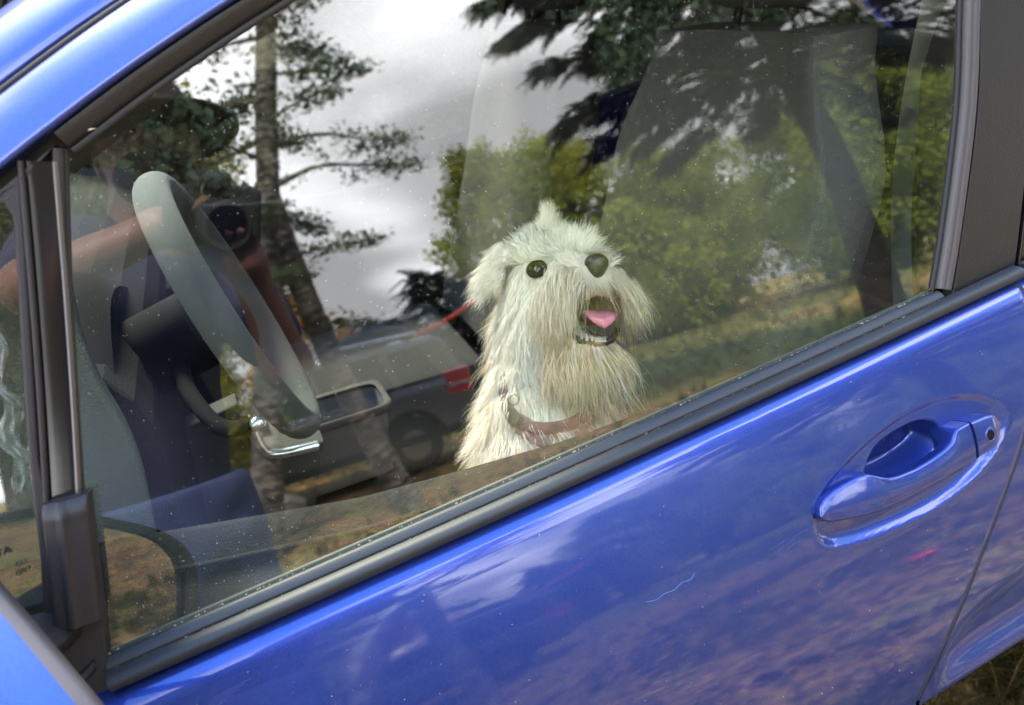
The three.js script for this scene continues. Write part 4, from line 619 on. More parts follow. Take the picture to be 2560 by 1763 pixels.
limbTree('spruce_tree', 'grey-barked tree leaning into a second trunk, thin sprays of leaves, behind the photographer', { path: [[-0.62, 0, 5.9], [-0.27, 1.25, 6.0], [-0.02, 2.1, 6.0], [0.17, 2.83, 6.0], [0.36, 3.6, 6.0], [0.60, 4.5, 6.0], [1.0, 7.6, 6.1], [1.3, 10.5, 6.2]], trunks: [{ path: [[0.62, 0, 6.2], [0.36, 1.25, 6.15], [0.24, 2.2, 6.05], [0.19, 2.9, 6.0]], r0: 0.125, r1: 0.10 }], r0: 0.13, r1: 0.035, from: 0.17, limbs: 74, len: (u) => lerp(1.35, 0.7, u), droop: () => -0.18, mat: bark, geo: cl1, color: [0.085, 0.115, 0.050], per: 32, scale: 0.8, seed: 101, side: [1.0, 0.95] });
limbTree('fir_tree', 'big dark fir with long hanging boughs and a leaning trunk', { path: [[6.9, 0, 6.9], [6.95, 1.1, 7], [6.85, 2.3, 7], [6.35, 4.2, 7], [5.9, 6.2, 7], [5.7, 10.5, 7]], r0: 0.24, r1: 0.05, from: 0.31, limbs: 150, len: (u) => lerp(3.5, 1.6, u), droop: () => -0.24, mat: barkDark, geo: sp1, color: [0.022, 0.032, 0.016], per: 200, scale: 0.42, seed: 102, side: [1.2, 1.05] });
clumpTree('yellow_green_tree', 'yellow-green young tree left of the grey twin trunk', { x: -1.6, z: 11.9, h: 7.2, w: 1.9, lobes: 13, n: 2300, geo: cl3, scale: 1.0, color: [0.30, 0.31, 0.035], seed: 103, mat: bark });
clumpTree('olive_tree', 'olive-green tree ahead of the photographer shoulder, by the grey twin trunk', { x: -3.6, z: 10.5, h: 7.5, w: 2.0, lobes: 14, n: 2200, geo: cl3, scale: 1.15, color: [0.10, 0.12, 0.05], seed: 109, mat: bark });
clumpTree('yellow_shrub', 'shrub with yellow and orange autumn leaves beyond the twin trunk', { x: 0.20, z: 11.6, h: 3.0, w: 1.0, lobes: 9, n: 900, geo: cl3, scale: 0.8, color: [0.50, 0.27, 0.02], seed: 104, low: 0.12, r0: 0.03 });
clumpTree('green_shrub', 'low yellow-green shrub behind the photographer', { x: -1.1, z: 7.6, h: 1.7, w: 0.9, lobes: 9, n: 900, geo: cl3, scale: 0.8, color: [0.32, 0.32, 0.035], seed: 105, low: 0.1, r0: 0.03 });
{ // pointed conifer and its neighbours behind the parked car
  const cone = (label, x, z, h, seed, w = 0.30) => limbTree('small_conifer', label, { path: [[x, 0, z], [x, h * 0.5, z], [x, h, z]], r0: 0.10, r1: 0.01, from: 0.06, limbs: 44, len: (u) => h * w * (1.06 - u), droop: () => -0.12, mat: barkDark, geo: sp2, color: [0.018, 0.036, 0.018], per: 12, scale: 0.75, seed });
  cone('dark pointed conifer rising over the parked car roof', 4.35, 20, 4.0, 111);
  cone('lower dark conifer left of the pointed one', 2.7, 19, 2.9, 112, 0.36);
  cone('dark conifer close to the right of the pointed one', 5.9, 21, 3.5, 113, 0.38);
}
[['broad green tree standing over the dry grass, left end of the wood', 10.2, 29, 9.6, 3.3, [0.217, 0.268, 0.026]], ['tall yellow-green tree in the wood beside the left broad tree', 14.2, 31, 9.8, 3.6, [0.316, 0.358, 0.031]], ['bushy olive tree in the middle of the wood', 18.6, 30, 8.2, 3.6, [0.257, 0.302, 0.028]], ['dark green tree in the wood behind the wooden bench', 23.5, 38, 9.5, 4.4, [0.148, 0.212, 0.035]], ['tall green tree in the wood right of the bench', 28.5, 33, 9.6, 4.2, [0.207, 0.268, 0.031]], ['deep green tree at the right end of the wood', 34, 29, 10, 4.6, [0.049, 0.089, 0.021]], ['leafy tree near the end of the wood by the fir', 22.5, 22, 8.8, 3.4, [0.198, 0.257, 0.031]], ['low round tree before the wood, left of the bench', 14.6, 27, 5.2, 2.6, [0.277, 0.324, 0.028]]]
  .forEach(([label, x, z, h, w, c], i) => clumpTree('woodland_tree', label, { x, z, h, w, lobes: 18, n: 1700, geo: cl2, scale: 1.0, color: c, seed: 130 + i, group: 'trees of the wood across the grass', low: 0.12 }));
[['dark tree behind the far side of the blue car, by its bonnet', -9, -15, 6.5, 3.2], ['leafy tree beyond the far doors of the blue car', -1.8, -10.5, 9.5, 3.6], ['broad tree beyond the tail of the blue car', 4.2, -9.5, 9, 3.6], ['tall tree far behind the tail of the blue car', 10, -9, 10, 3.8], ['thick tree far ahead of the blue car', -26, -5, 8, 3.6], ['green tree beyond the tail of the blue car on the near side', 13, 2.5, 10.5, 3.8]]
  .forEach(([label, x, z, h, w], i) => clumpTree('roadside_tree', label, { x, z, h, w, lobes: 18, n: 1700, geo: cl2, scale: 0.9, color: [0.05, 0.075, 0.016], seed: 150 + i, group: 'trees close round the blue car', low: 0.14 }));
{ // hedge put in unseen on the far side, to darken the far windows
  const r = mulberry(170), h = thing('added_hedge', 'tall dense dark hedge put in to block the bright view through the far windows', 'added_hedge', [0, 0, -4.4]), stems = [], items = [];
  for (let i = 0; i < 12; i++) { const x = -6.2 + 1.1 * i; stems.push(trunkGeo([[x, 0, 0], [x + 0.1, 1.2, 0.05], [x - 0.05, 2.6, -0.05]], 0.06, 0.015, 8, 6)); }
  part('stems', mergeGeometries(stems), barkDark, h).userData.kind = 'stuff';
  for (let i = 0; i < 22000; i++) { const x = -6.6 + 13.2 * r(), y = 3.5 * Math.pow(r(), 0.8), w = 0.85 * (1 - 0.35 * y / 3.6) * (0.7 + 0.6 * noise3(x * 1.1, y * 1.1, 3)); items.push([V3(x, y * (0.86 + 0.28 * noise3(x * 0.9, 1, 1)), (r() < 0.7 ? 1 : -1) * w * Math.sqrt(r())), randQ(r), 0.5 + 0.3 * r(), tint([0.018, 0.027, 0.008], r)]); }
  const core = new THREE.BoxGeometry(13, 3.1, 0.7, 80, 24, 4); { const a = core.attributes.position; for (let i = 0; i < a.count; i++) { const q = noise3(a.getX(i) * 2.5, a.getY(i) * 2.5, a.getZ(i) * 2.5) - 0.5; a.setXYZ(i, a.getX(i) + 0.3 * q, a.getY(i) + 1.56 + 0.35 * q, a.getZ(i) * (1 + 0.8 * q)); } core.computeVertexNormals(); } part('blocking_core', core, std([0.035, 0.034, 0.022], 1), h).userData.kind = 'stuff';  // solid core added so no bright gaps show between the leaves
  crown(items, cl3, h, 'foliage', denseLeaf);
}
// ---- litter: grass tufts and fallen leaves round the car
{
  const tuft = (() => { const r = mulberry(61), pos = [], nor = [], idx = []; for (let i = 0; i < 16; i++) { const a = r() * 6.28, l = 0.05 + 0.09 * r(), bx = (r() - 0.5) * 0.05, bz = (r() - 0.5) * 0.05, w = 0.0022, b = pos.length / 3; for (let k = 0; k <= 3; k++) { const t = k / 3, x = bx + Math.cos(a) * l * t * t * 0.8, z = bz + Math.sin(a) * l * t * t * 0.8, y = l * t * (1 - 0.35 * t); pos.push(x - Math.sin(a) * w * (1 - t), y, z + Math.cos(a) * w * (1 - t), x + Math.sin(a) * w * (1 - t), y, z - Math.cos(a) * w * (1 - t)); nor.push(Math.cos(a) * 0.4, 0.9, Math.sin(a) * 0.4, Math.cos(a) * 0.4, 0.9, Math.sin(a) * 0.4); if (k) { const q = b + 2 * k; idx.push(q - 2, q - 1, q, q - 1, q + 1, q); } } } const g = new THREE.BufferGeometry(); g.setAttribute('position', new THREE.Float32BufferAttribute(pos, 3)); g.setAttribute('normal', new THREE.Float32BufferAttribute(nor, 3)); g.setIndex(idx); return g; })();
  const r = mulberry(62), items = [];
  for (let i = 0; i < 9000; i++) { const near = i < 4200, x = near ? -2 + 8 * r() : -12 + 40 * r(), z = near ? 0.15 + 5 * r() : 4 + 26 * r(); const f = fbm(x * 0.8, 2, z * 0.8, 3); if (f < 0.47 && near) continue; items.push([V3(x, 0, z), new THREE.Quaternion().setFromEuler(new THREE.Euler(0, r() * 6.28, 0)), (near ? 0.7 : 1.5) + 0.9 * r(), r() < 0.55 ? tint([0.075, 0.11, 0.02], r) : tint([0.24, 0.19, 0.07], r)]); }
  for (let i = 0; i < 900; i++) { const a = r(), x = 0.3 + 1.6 * r(), z = -0.35 + 0.5 * r(); items.push([V3(x, 0, z), new THREE.Quaternion().setFromEuler(new THREE.Euler(0, r() * 6.28, 0)), 0.6 + 0.6 * a, r() < 0.3 ? tint([0.14, 0.15, 0.03], r) : tint([0.48, 0.37, 0.15], r)]); }  // tufts by the sill, coloured paler to make up for the shade there
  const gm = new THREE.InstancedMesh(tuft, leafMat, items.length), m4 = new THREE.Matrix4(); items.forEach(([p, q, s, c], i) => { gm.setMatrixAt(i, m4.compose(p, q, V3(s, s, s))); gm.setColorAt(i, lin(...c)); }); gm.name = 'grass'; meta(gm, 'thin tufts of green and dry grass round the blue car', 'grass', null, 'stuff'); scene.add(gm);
  const lf = leafCluster(1, 0.05, 0, 0.3, 77), li = []; for (let i = 0; i < 5200; i++) { const x = -2.5 + 9 * r(), z = -0.5 + 6 * r(); li.push([V3(x, 0.006 + 0.008 * r(), z), new THREE.Quaternion().setFromEuler(new THREE.Euler((r() - 0.5) * 0.6, r() * 6.28, (r() - 0.5) * 0.6)), 0.5 + 0.9 * r(), r() < 0.25 ? tint([0.40, 0.25, 0.10], r) : r() < 0.2 ? tint([0.25, 0.07, 0.05], r) : tint([0.17, 0.11, 0.065], r)]); }
  const lm = new THREE.InstancedMesh(lf, leafMat, li.length); li.forEach(([p, q, s, c], i) => { lm.setMatrixAt(i, m4.compose(p, q, V3(s, s, s))); lm.setColorAt(i, lin(...c)); }); lm.name = 'fallen_leaves'; meta(lm, 'brown fallen leaves scattered over the earth', 'leaves', null, 'stuff'); scene.add(lm);
  const yl = leafCluster(1, 0.11, 0, 0.2, 79); yl.translate(0.93, 0.02, 1.70); solo('yellow_leaf', yl, std([0.55, 0.33, 0.07], 0.8), 'single large yellow leaf lying on the earth', 'leaf');
}
{ // log edging beside the car, a red can, a pale rock pile
  const r = mulberry(64);
  for (let i = 0; i < 6; i++) { const x = 0.86 + i * 0.115 + 0.05 * r(), z = 1.40 - i * 0.07 + 0.06 * r(), L = 0.07 + 0.06 * r(), g = trunkGeo([[0, 0, -L / 2], [0, 0.006 * r(), 0], [0, 0, L / 2]], 0.036 + 0.010 * r(), 0.036, 6, 9); g.rotateY(0.5 + 0.3 * r()); g.translate(x, 0.034, z); solo('edging_stone', g, std([0.22, 0.15, 0.10], 0.9, { bumpMap: barkT, bumpScale: 0.01 }), 'pale brown edging stub in a row beside the blue car', 'edging', 'row of pale edging stubs beside the car'); }
  const can = new THREE.LatheGeometry([[0, 0], [0.026, 0], [0.033, 0.008], [0.033, 0.105], [0.027, 0.118], [0.026, 0.122], [0, 0.119]].map((p) => new THREE.Vector2(...p)), 28); can.rotateZ(Math.PI / 2); can.rotateY(0.6); can.translate(2.05, 0.034, 2.05); solo('red_can', can, phys([0.55, 0.02, 0.05], 0.35, { metalness: 0.3 }), 'small red can lying on the earth', 'can');
  for (let i = 0; i < 4; i++) { const g = new THREE.IcosahedronGeometry([0.36, 0.22, 0.30, 0.16][i], 2), a = g.attributes.position; for (let k = 0; k < a.count; k++) { const q = 0.8 + 0.5 * noise3(a.getX(k) * 5 + i * 9, a.getY(k) * 5, a.getZ(k) * 5); a.setXYZ(k, a.getX(k) * q * 1.3, a.getY(k) * q * 0.7, a.getZ(k) * q); } g.computeVertexNormals(); g.translate([-1.55, -0.98, -0.62, -1.22][i], [0.22, 0.13, 0.18, 0.09][i], [6.7, 6.6, 6.9, 6.35][i]); solo('pale_rock', g, std([0.36, 0.34, 0.30], 0.9, { bumpMap: grainT, bumpScale: 0.01 }), ['largest pale rock lying near the grey twin-trunk tree', 'middling flat pale rock between the larger rocks by the twin-trunk tree', 'broad pale rock closest to the foot of the grey twin trunk', 'smallest pale rock in front of the rocks by the twin-trunk tree'][i], 'rock', 'pale rocks by the twin-trunk tree'); }
}
{ // wooden bench out on the grass
  const b = thing('wooden_bench', 'weathered pale wooden bench out on the dry grass before the wood', 'bench', [23.6, 0, 34]); b.rotation.y = -0.12;
  const w = std([1, 0.92, 0.76], 0.9, { map: barkT });
  for (let i = 0; i < 4; i++) part('seat_slat', box(2.2, 0.05, 0.10, 0, 0.46, -0.18 + 0.13 * i, 0.01), w, b);
  for (let i = 0; i < 3; i++) part('back_slat', box(2.2, 0.11, 0.04, 0, 0.62 + 0.16 * i, 0.30 + 0.03 * i, 0.01), w, b);
  for (const x of [-0.9, 0.9]) { part('leg', box(0.09, 0.46, 0.09, x, 0.22, -0.16, 0.01), w, b); part('leg', box(0.09, 1.02, 0.09, x, 0.51, 0.26, 0.01, 0, 0.08), w, b); }
}
{ // parked car: dark silver estate seen from its side and tail
  const s = thing('parked_car', 'dark silver estate car parked under the trees with a red tail lamp', 'car', [-0.03, 0, 9.05]); s.rotation.y = 0.02; s.scale.setScalar(0.92);
  const body = phys([0.085, 0.088, 0.092], 0.4, { metalness: 0.3, clearcoat: 1, clearcoatRoughness: 0.05 }), dark = phys([0.01, 0.012, 0.014], 0.08, { clearcoat: 1 }), chrome = std([0.75, 0.77, 0.8], 0.18, { metalness: 1 });
  // side outline: x to the tail; the near flank faces -z
  const ext = (pts, z0, z1, bev) => { const g = new THREE.ExtrudeGeometry(new THREE.Shape(pts.map((p) => new THREE.Vector2(...p))), { depth: z1 - z0 - 2 * bev, bevelEnabled: true, bevelSize: bev, bevelThickness: bev, bevelOffset: -bev, bevelSegments: 4 }); g.translate(0, 0, z0 + bev); return g; };
  const arch = (cx, n = 10) => Array.from({ length: n + 1 }, (_, i) => { const a = Math.PI * i / n; return [cx - 0.40 * Math.cos(a), 0.36 + 0.40 * Math.sin(a)]; });
  part('body', ext([[-2.35, 0.34], ...arch(-1.45), ...arch(1.28), [2.16, 0.34], [2.24, 0.62], [2.20, 1.06], [-0.95, 1.02], [-2.2, 0.88], [-2.38, 0.66]], -0.90, 0.90, 0.07), body, s);
  part('cabin', ext([[-1.15, 1.0], [-0.30, 1.62], [0.2, 1.70], [1.85, 1.66], [2.02, 1.55], [2.17, 1.05], [2.1, 1.0]], -0.80, 0.80, 0.09), body, s);
  for (const z of [-0.812, 0.812]) {
    const d = z < 0 ? [z - 0.006, z + 0.02] : [z - 0.02, z + 0.006];
    part('side_window', ext([[-0.78, 1.08], [-0.22, 1.54], [0.22, 1.60], [0.26, 1.08]], ...d, 0.004), dark, s);
    part('side_window', ext([[0.34, 1.08], [0.30, 1.60], [1.12, 1.59], [1.22, 1.08]], ...d, 0.004), dark, s);
    part('side_window', ext([[1.32, 1.10], [1.24, 1.58], [1.66, 1.55], [1.86, 1.14]], ...d, 0.004), dark, s);
    part('roof_bar', tube([[-0.2, 1.72, z * 0.86], [0.6, 1.78, z * 0.86], [1.7, 1.74, z * 0.86]], 0.022, 20, 8), chrome, s);
    part('belt_strip', box(3.0, 0.025, 0.02, 0.55, 1.055, z * 1.075, 0.008), chrome, s);
    part('sill_strip', box(4.0, 0.10, 0.03, -0.1, 0.42, z * 1.10, 0.01), M.dark, s);
    for (const x of [-1.45, 1.28]) { const a = part('wheel_arch', new THREE.TorusGeometry(0.41, 0.035, 8, 20, Math.PI), M.dark, s); a.position.set(x, 0.36, z * 1.10); }
    const tl = part('tail_lamp', box(0.34, 0.34, 0.10, 2.03, 1.0, z * 1.06, 0.04), phys([0.32, 0.006, 0.008], 0.12, { clearcoat: 1 }), s, 'red tail lamp with a pale strip across it'); const st = new THREE.Mesh(box(0.28, 0.05, 0.02, 2.03, 0.96, z * 1.125, 0.01), std([0.25, 0.17, 0.17], 0.3)); st.name = 'reversing_strip'; tl.add(st);
  }
  part('rear_window', box(0.02, 0.42, 1.25, 2.12, 1.34, 0, 0.01, 0, 0, 0.27), dark, s);
  part('bumper', box(0.18, 0.24, 1.76, 2.22, 0.56, 0, 0.06), body, s);
  const ty = new THREE.TorusGeometry(0.26, 0.10, 12, 30), ri = new THREE.CylinderGeometry(0.19, 0.19, 0.16, 24); ri.rotateX(Math.PI / 2);
  for (const x of [-1.45, 1.28]) for (const z of [-0.80, 0.80]) { const w = part('tyre', ty, M.dark, s); w.position.set(x, 0.36, z); const q = new THREE.Mesh(ri, M.steel); q.name = 'rim'; w.add(q); }
  solo('red_paddle', tube([[1.55, 1.585, 8.75], [1.95, 1.66, 8.62], [2.38, 1.80, 8.5]], 0.03, 10, 8), std([0.6, 0.07, 0.03], 0.5), 'red paddle shaft strapped on the parked car roof', 'paddle');
  solo('roof_bag', (() => { const g = new THREE.SphereGeometry(1, 24, 14); g.scale(0.55, 0.13, 0.42); g.translate(1.0, 1.70, 9.0); return g; })(), std([0.03, 0.03, 0.034], 0.7), 'black soft bag on the parked car roof', 'bag');
}

// ================================================================ the photographer, mirrored in the window
{
  const who = thing('person', 'person in a dark brimmed hat, navy shirt and blue jeans photographing the car window', 'person', [-0.34, 0, 0.80]);
  const O = [-0.34, 0, 0.80], q = (a) => a.map((v, k) => v - O[k]);
  const neck = q([-0.285, 1.425, 0.765]), head = q([-0.262, 1.555, 0.745]), chest = q([-0.350, 1.29, 0.79]), waist = q([-0.385, 1.08, 0.80]), hip = q([-0.395, 0.96, 0.80]);
  const shR = q([-0.205, 1.375, 0.875]), shL = q([-0.425, 1.385, 0.715]), elR = q([-0.140, 1.135, 0.690]), elL = q([-0.445, 1.330, 0.585]), haR = q([-0.160, 1.295, 0.575]), haL = q([-0.262, 1.372, 0.572]);
  const hR = q([-0.345, 0.95, 0.85]), hL = q([-0.44, 0.95, 0.765]), kR = q([-0.290, 0.52, 0.80]), kL = q([-0.42, 0.52, 0.76]), fR = q([-0.285, 0.08, 0.87]), fL = q([-0.43, 0.08, 0.80]), tR = q([-0.27, 0.035, 0.73]), tL = q([-0.42, 0.035, 0.66]);
  const fingers = (h, dirs, thumb) => (p) => { let d = sdEll(p, h, [0.034, 0.030, 0.030]); for (const [dx, dy, dz, l] of dirs) { const m = [h[0] + dx * 0.5, h[1] + dy * 0.5, h[2] + dz * 0.5], e = [h[0] + dx, h[1] + dy - 0.006, h[2] + dz]; d = smin(d, sdCap(p, h.map((v, k) => lerp(v, m[k], 0.4)), m, 0.011, 0.0095), 0.008); d = smin(d, sdCap(p, m, e, 0.0095, 0.0075), 0.004); } return smin(d, sdCap(p, h, [h[0] + thumb[0], h[1] + thumb[1], h[2] + thumb[2]], 0.012, 0.009), 0.008); };
  const fL5 = fingers(haL, [[0.072, 0.030, -0.022, 1], [0.080, 0.014, -0.026, 1], [0.078, -0.004, -0.026, 1], [0.066, -0.022, -0.022, 1]], [0.030, -0.030, 0.030]), fR5 = fingers(haR, [[-0.034, 0.040, -0.040, 1], [-0.014, 0.046, -0.046, 1], [0.006, 0.044, -0.044, 1], [0.024, 0.036, -0.036, 1]], [-0.030, 0.045, 0.012]);
  const face = (p) => { let d = sdEll(p, head, [0.074, 0.105, 0.092]); d = smin(d, sdEll(p, [head[0] + 0.004, head[1] - 0.055, head[2] - 0.022], [0.055, 0.065, 0.065]), 0.03); d = smin(d, sdCap(p, [head[0] + 0.006, head[1] + 0.01, head[2] - 0.090], [head[0] + 0.007, head[1] - 0.022, head[2] - 0.108], 0.010, 0.014), 0.012); for (const s of [-1, 1]) { d = smax(d, -sdEll(p, [head[0] + s * 0.030, head[1] + 0.008, head[2] - 0.094], [0.016, 0.011, 0.014]), 0.008); d = smin(d, sdEll(p, [head[0] + s * 0.076, head[1] - 0.01, head[2] + 0.006], [0.010, 0.032, 0.020]), 0.008); } return smax(d, -sdEll(p, [head[0] + 0.006, head[1] - 0.062, head[2] - 0.092], [0.024, 0.004, 0.02]), 0.004); };
  const flesh = (p) => { let d = face(p); d = smin(d, sdCap(p, neck, [head[0], head[1] - 0.06, head[2] + 0.015], 0.055, 0.052), 0.03); d = Math.min(d, sdCap(p, elR, haR, 0.040, 0.026)); d = Math.min(d, sdCap(p, elL, haL, 0.040, 0.026)); d = smin(d, Math.min(fL5(p), fR5(p)), 0.012); d = smin(d, sdCap(p, neck, chest, 0.07, 0.10), 0.04); d = smin(d, Math.min(sdCap(p, shR, elR, 0.045, 0.038), sdCap(p, shL, elL, 0.045, 0.038)), 0.02); d = smin(d, sdCap(p, chest, hip, 0.10, 0.10), 0.05); d = Math.min(d, Math.min(sdCap(p, hR, kR, 0.07, 0.048), sdCap(p, hL, kL, 0.07, 0.048))); d = Math.min(d, Math.min(sdCap(p, kR, fR, 0.045, 0.032), sdCap(p, kL, fL, 0.045, 0.032))); return d; };
  part('body', skin(flesh, [-0.26, 0.02, -0.31], [0.30, 1.72, 0.18], 110), std([0.22, 0.10, 0.07], 0.55), who);
  const shirt = (p) => { let d = sdCap(p, chest, waist, 0.130, 0.105); d = smin(d, sdCap(p, shL, shR, 0.075, 0.075), 0.07); d = smin(d, sdCap(p, waist, hip, 0.105, 0.115), 0.05); d = smin(d, Math.min(sdCap(p, shR, shR.map((v, k) => lerp(v, elR[k], 0.72)), 0.066, 0.058), sdCap(p, shL, shL.map((v, k) => lerp(v, elL[k], 0.72)), 0.066, 0.058)), 0.04); d += 0.006 * (noise3(p[0] * 22, p[1] * 13, p[2] * 22) - 0.5); return smax(d, -(p[1] - (hip[1] - 0.03)), 0.01); };
  const cloth = tex(128, 128, (u, v) => 0.6 + 0.4 * tnoise(u, v, 64, 5));
  part('shirt', skin(shirt, [-0.30, 0.86, -0.30], [0.34, 1.52, 0.28], 70), std([0.028, 0.034, 0.085], 0.9), who);
  const jeans = (p) => { let d = sdCap(p, hip, hip.map((v, k) => v - (k === 1 ? 0.05 : 0)), 0.132, 0.130); d = smin(d, Math.min(sdCap(p, hR, kR, 0.088, 0.064), sdCap(p, hL, kL, 0.088, 0.064)), 0.05); d = smin(d, Math.min(sdCap(p, kR, fR, 0.062, 0.052), sdCap(p, kL, fL, 0.062, 0.052)), 0.02); d += 0.008 * (noise3(p[0] * 18, p[1] * 26, p[2] * 18) - 0.5); return smax(d, p[1] - (hip[1] + 0.03), 0.01); };
  part('jeans', skin(jeans, [-0.30, 0.02, -0.20], [0.26, 1.06, 0.26], 80), std([0.055, 0.085, 0.21], 0.9), who);
  for (const [f, t] of [[fR, tR], [fL, tL]]) part('shoe', skin((p) => smax(smin(sdCap(p, [f[0], 0.045, f[2] + 0.02], [t[0], 0.030, t[2]], 0.048, 0.040), sdCap(p, f, [f[0], 0.05, f[2]], 0.046, 0.046), 0.03), -p[1] + 0.002, 0.008), [Math.min(f[0], t[0]) - 0.08, -0.02, t[2] - 0.08], [Math.max(f[0], t[0]) + 0.08, 0.15, f[2] + 0.10], 40), std([0.05, 0.045, 0.04], 0.7), who);
  // cap with its peak, hair at the nape
  const hatF = (p) => { const x = p[0] - head[0], z = p[2] - head[2], rr = Math.hypot(x, z * 0.96), crown = smax(sdEll(p, [head[0], head[1] + 0.035, head[2] + 0.004], [0.092, 0.100, 0.106]), -(p[1] - (head[1] + 0.030)), 0.006); const brim = smax(Math.abs(p[1] - (head[1] + 0.044 - 0.42 * Math.max(0, rr - 0.085))) - 0.004, Math.max(rr - 0.158, 0.07 - rr), 0.004); return smin(crown, brim, 0.012); };
  part('hat', skin(hatF, [head[0] - 0.18, head[1] - 0.02, head[2] - 0.18], [head[0] + 0.18, head[1] + 0.16, head[2] + 0.18], 72), std([0.012, 0.012, 0.013], 0.9), who);
  part('hair', skin((p) => smax(smax(sdEll(p, [head[0], head[1] - 0.005, head[2] + 0.016], [0.082, 0.110, 0.098]), p[1] - (head[1] + 0.05), 0.01), -(p[2] - (head[2] - 0.002 + 0.25 * Math.max(0, head[1] - 0.05 - p[1]))), 0.008), [head[0] - 0.11, head[1] - 0.13, head[2] - 0.04], [head[0] + 0.11, head[1] + 0.07, head[2] + 0.14], 40), std([0.07, 0.05, 0.035], 0.8), who);
  part('added_beard', skin((p) => smax(smax(sdEll(p, [head[0] + 0.004, head[1] - 0.062, head[2] - 0.024], [0.064, 0.070, 0.078]), p[1] - (head[1] - 0.030), 0.012), p[2] - (head[2] + 0.03), 0.02), [head[0] - 0.10, head[1] - 0.15, head[2] - 0.13], [head[0] + 0.10, head[1] + 0.0, head[2] + 0.08], 40), std([0.030, 0.024, 0.020], 0.85), who);  // beard added as a dark mass, standing for shade on the lower face
  part('added_sunglasses', mergeGeometries([-1, 1].map((s) => box(0.056, 0.038, 0.012, head[0] + 0.004 + s * 0.033, head[1] + 0.010, head[2] - 0.100, 0.006, -s * 0.25)).concat([box(0.02, 0.006, 0.006, head[0] + 0.004, head[1] + 0.018, head[2] - 0.106, 0.003)])), phys([0.006, 0.006, 0.007], 0.1), who);  // dark lenses added so the face reads as shaded under the brim
  part('eyes', mergeGeometries([-1, 1].map((s) => new THREE.SphereGeometry(0.0105, 12, 10).translate(head[0] + s * 0.030, head[1] + 0.008, head[2] - 0.080))), std([0.05, 0.04, 0.035], 0.2), who);
  // the camera in the hands: its lens looks down at the window
  const cam = thing('camera', 'black camera with a wide lens held in both hands before the chest', 'camera', [-0.1644, 1.3321, 0.5028]); cam.quaternion.copy(camera.quaternion);
  const blk = std([0.012, 0.012, 0.013], 0.5, { bumpMap: pebbleT, bumpScale: 0.0003 });
  const lens = new THREE.LatheGeometry([[0.026, 0.050], [0.026, 0.020], [0.030, 0.014], [0.036, 0.014], [0.037, 0.020], [0.037, 0.045], [0.034, 0.050], [0.034, 0.075]].map((p) => new THREE.Vector2(...p)), 40); lens.rotateX(Math.PI / 2); part('lens_barrel', lens, blk, cam);
  const fe = new THREE.CircleGeometry(0.026, 32); fe.translate(0, 0, 0.024); part('front_element', fe, phys([0.02, 0.015, 0.03], 0.02, { clearcoat: 1 }), cam);
  part('body', box(0.140, 0.090, 0.048, 0.006, 0.004, 0.098, 0.012), blk, cam); part('prism', box(0.058, 0.030, 0.044, 0, 0.056, 0.094, 0.010), blk, cam); part('hand_grip', box(0.034, 0.086, 0.030, -0.056, 0.002, 0.070, 0.013), blk, cam);
}

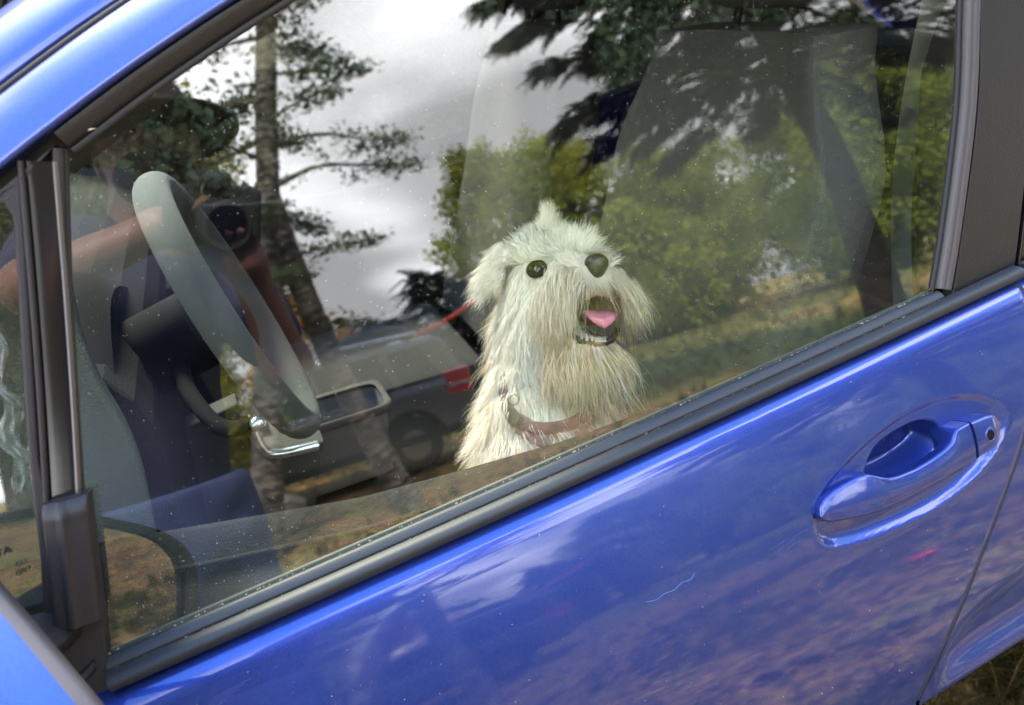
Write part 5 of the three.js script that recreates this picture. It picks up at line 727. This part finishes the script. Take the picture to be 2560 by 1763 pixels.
// ================================================================ dust, grit and scratches
{
  const r = mulberry(909), m4 = new THREE.Matrix4(), inside = (x, s) => s < interp(x, pillarC.map((p) => p[0]), pillarC.map((p) => p[1])) && s > belt(x) + 0.002 && x > interp(s, [-0.03, 0.0082, 0.1044, 0.239, 0.3204], [-0.33, -0.3286, -0.307, -0.2724, -0.2488]) && x < interp(s, [0.0484, 0.0867, 0.2177, 0.317, 0.432], [0.4717, 0.4846, 0.5199, 0.5342, 0.552]);
  const grain = new THREE.OctahedronGeometry(1, 0), fib = new THREE.CylinderGeometry(1, 1, 1, 5); fib.rotateZ(Math.PI / 2);
  const place = (name, geo, list, mat, parent) => { const m = new THREE.InstancedMesh(geo, mat, list.length); list.forEach(([p, q, s], i) => m.setMatrixAt(i, m4.compose(p, q, s))); m.name = name; m.userData.kind = 'stuff'; parent.add(m); };
  const dustM = std([0.62, 0.56, 0.46], 0.9), tilt = new THREE.Quaternion().setFromEuler(new THREE.Euler(-T, 0, 0));
  const specks = []; while (specks.length < 5200) { const x = R2(-0.34, 0.56), s = R2(-0.03, 0.45); if (!inside(x, s) || fbm(x * 9, s * 9, 5, 3) * (x < 0 ? 1.15 : 1) < 0.36 + 0.25 * r()) continue; const k = 0.00010 + 0.00024 * Math.pow(r(), 6); specks.push([gp(x, s, 0.0004), tilt, V3(k * (0.8 + 0.6 * r()), k, k * 0.6)]); }
  function R2(a, b) { return a + (b - a) * r(); }
  place('dust', grain, specks, dustM, car);
  const fibres = []; while (fibres.length < 420) { const x = R2(-0.34, 0.3), s = R2(-0.03, 0.43); if (!inside(x, s)) continue; const l = 0.0006 + 0.0022 * r() * r(); fibres.push([gp(x, s, 0.0005), tilt.clone().multiply(new THREE.Quaternion().setFromEuler(new THREE.Euler(0, 0, r() * 3.14))), V3(l, 0.00007, 0.00007)]); }
  place('lint', fib, fibres, dustM, car);
  const grit = []; for (let i = 0; i < 900; i++) { const x = R2(-0.33, 0.47), k = 0.00018 + 0.0007 * Math.pow(r(), 4); const low = r() < 0.6; grit.push([gp(x, belt(x) + (low ? -0.0078 : 0.0012) + 0.0008 * (r() - 0.5), low ? 0.0112 : 0.0030), randQ(r), V3(k * 1.5, k, k)]); }
  for (let i = 0; i < 700; i++) { const x = R2(-0.33, 0.47); grit.push([gp(x, belt(x) - 0.0079, 0.0108), randQ(r), V3(0.0009, 0.0003, 0.0004)]); }
  place('grit', grain, grit, std([0.34, 0.26, 0.18], 0.95), car);
  const spots = []; for (let i = 0; i < 420; i++) { const x = R2(-0.33, 0.52), h = R2(0.03, 0.34), k = 0.00018 + 0.0004 * Math.pow(r(), 4), p = skinPt(x, h, 0.0001); if (x > gapX(h) - 0.01) continue; spots.push([p, tilt, V3(k, k, k * 0.5)]); }
  place('paint_dust', grain, spots, dustM, car);
  // scratches through the lacquer
  const scr = (pts, w, name = 'scratch') => part(name, tube(pts.map(([x, h]) => skinPt(x, h, 0.0001)), w, 30, 5), std([0.13, 0.16, 0.38], 0.6), car);
  scr([[0.076, 0.1195], [0.086, 0.1220], [0.094, 0.1205], [0.104, 0.1215], [0.113, 0.1190], [0.122, 0.1200], [0.127, 0.1165]], 0.00022);
  for (let i = 0; i < 7; i++) scr([[-0.292 + 0.004 * i, 0.052 - 0.0016 * i], [-0.270 + 0.005 * i, 0.0505 - 0.0016 * i]], 0.00008);
  for (let i = 0; i < 6; i++) scr([[-0.14 + 0.01 * i, 0.040 - 0.0012 * i], [-0.105 + 0.008 * i, 0.0385 - 0.0010 * i]], 0.00007);
  for (let i = 0; i < 8; i++) scr([[0.205 + 0.008 * i, 0.130 + 0.003 * (i % 3)], [0.222 + 0.009 * i, 0.1285 + 0.003 * (i % 3)]], 0.00006);
  const husk = leafCluster(1, 0.0055, 0, 0.2, 5); { const p = gp(-0.233, 0.3285, 0.012); husk.translate(p.x, p.y, p.z); } part('husk', husk, std([0.7, 0.5, 0.3], 0.8), car, 'tiny straw-coloured husk stuck on the window trim');
}

renderer.render(scene, camera);
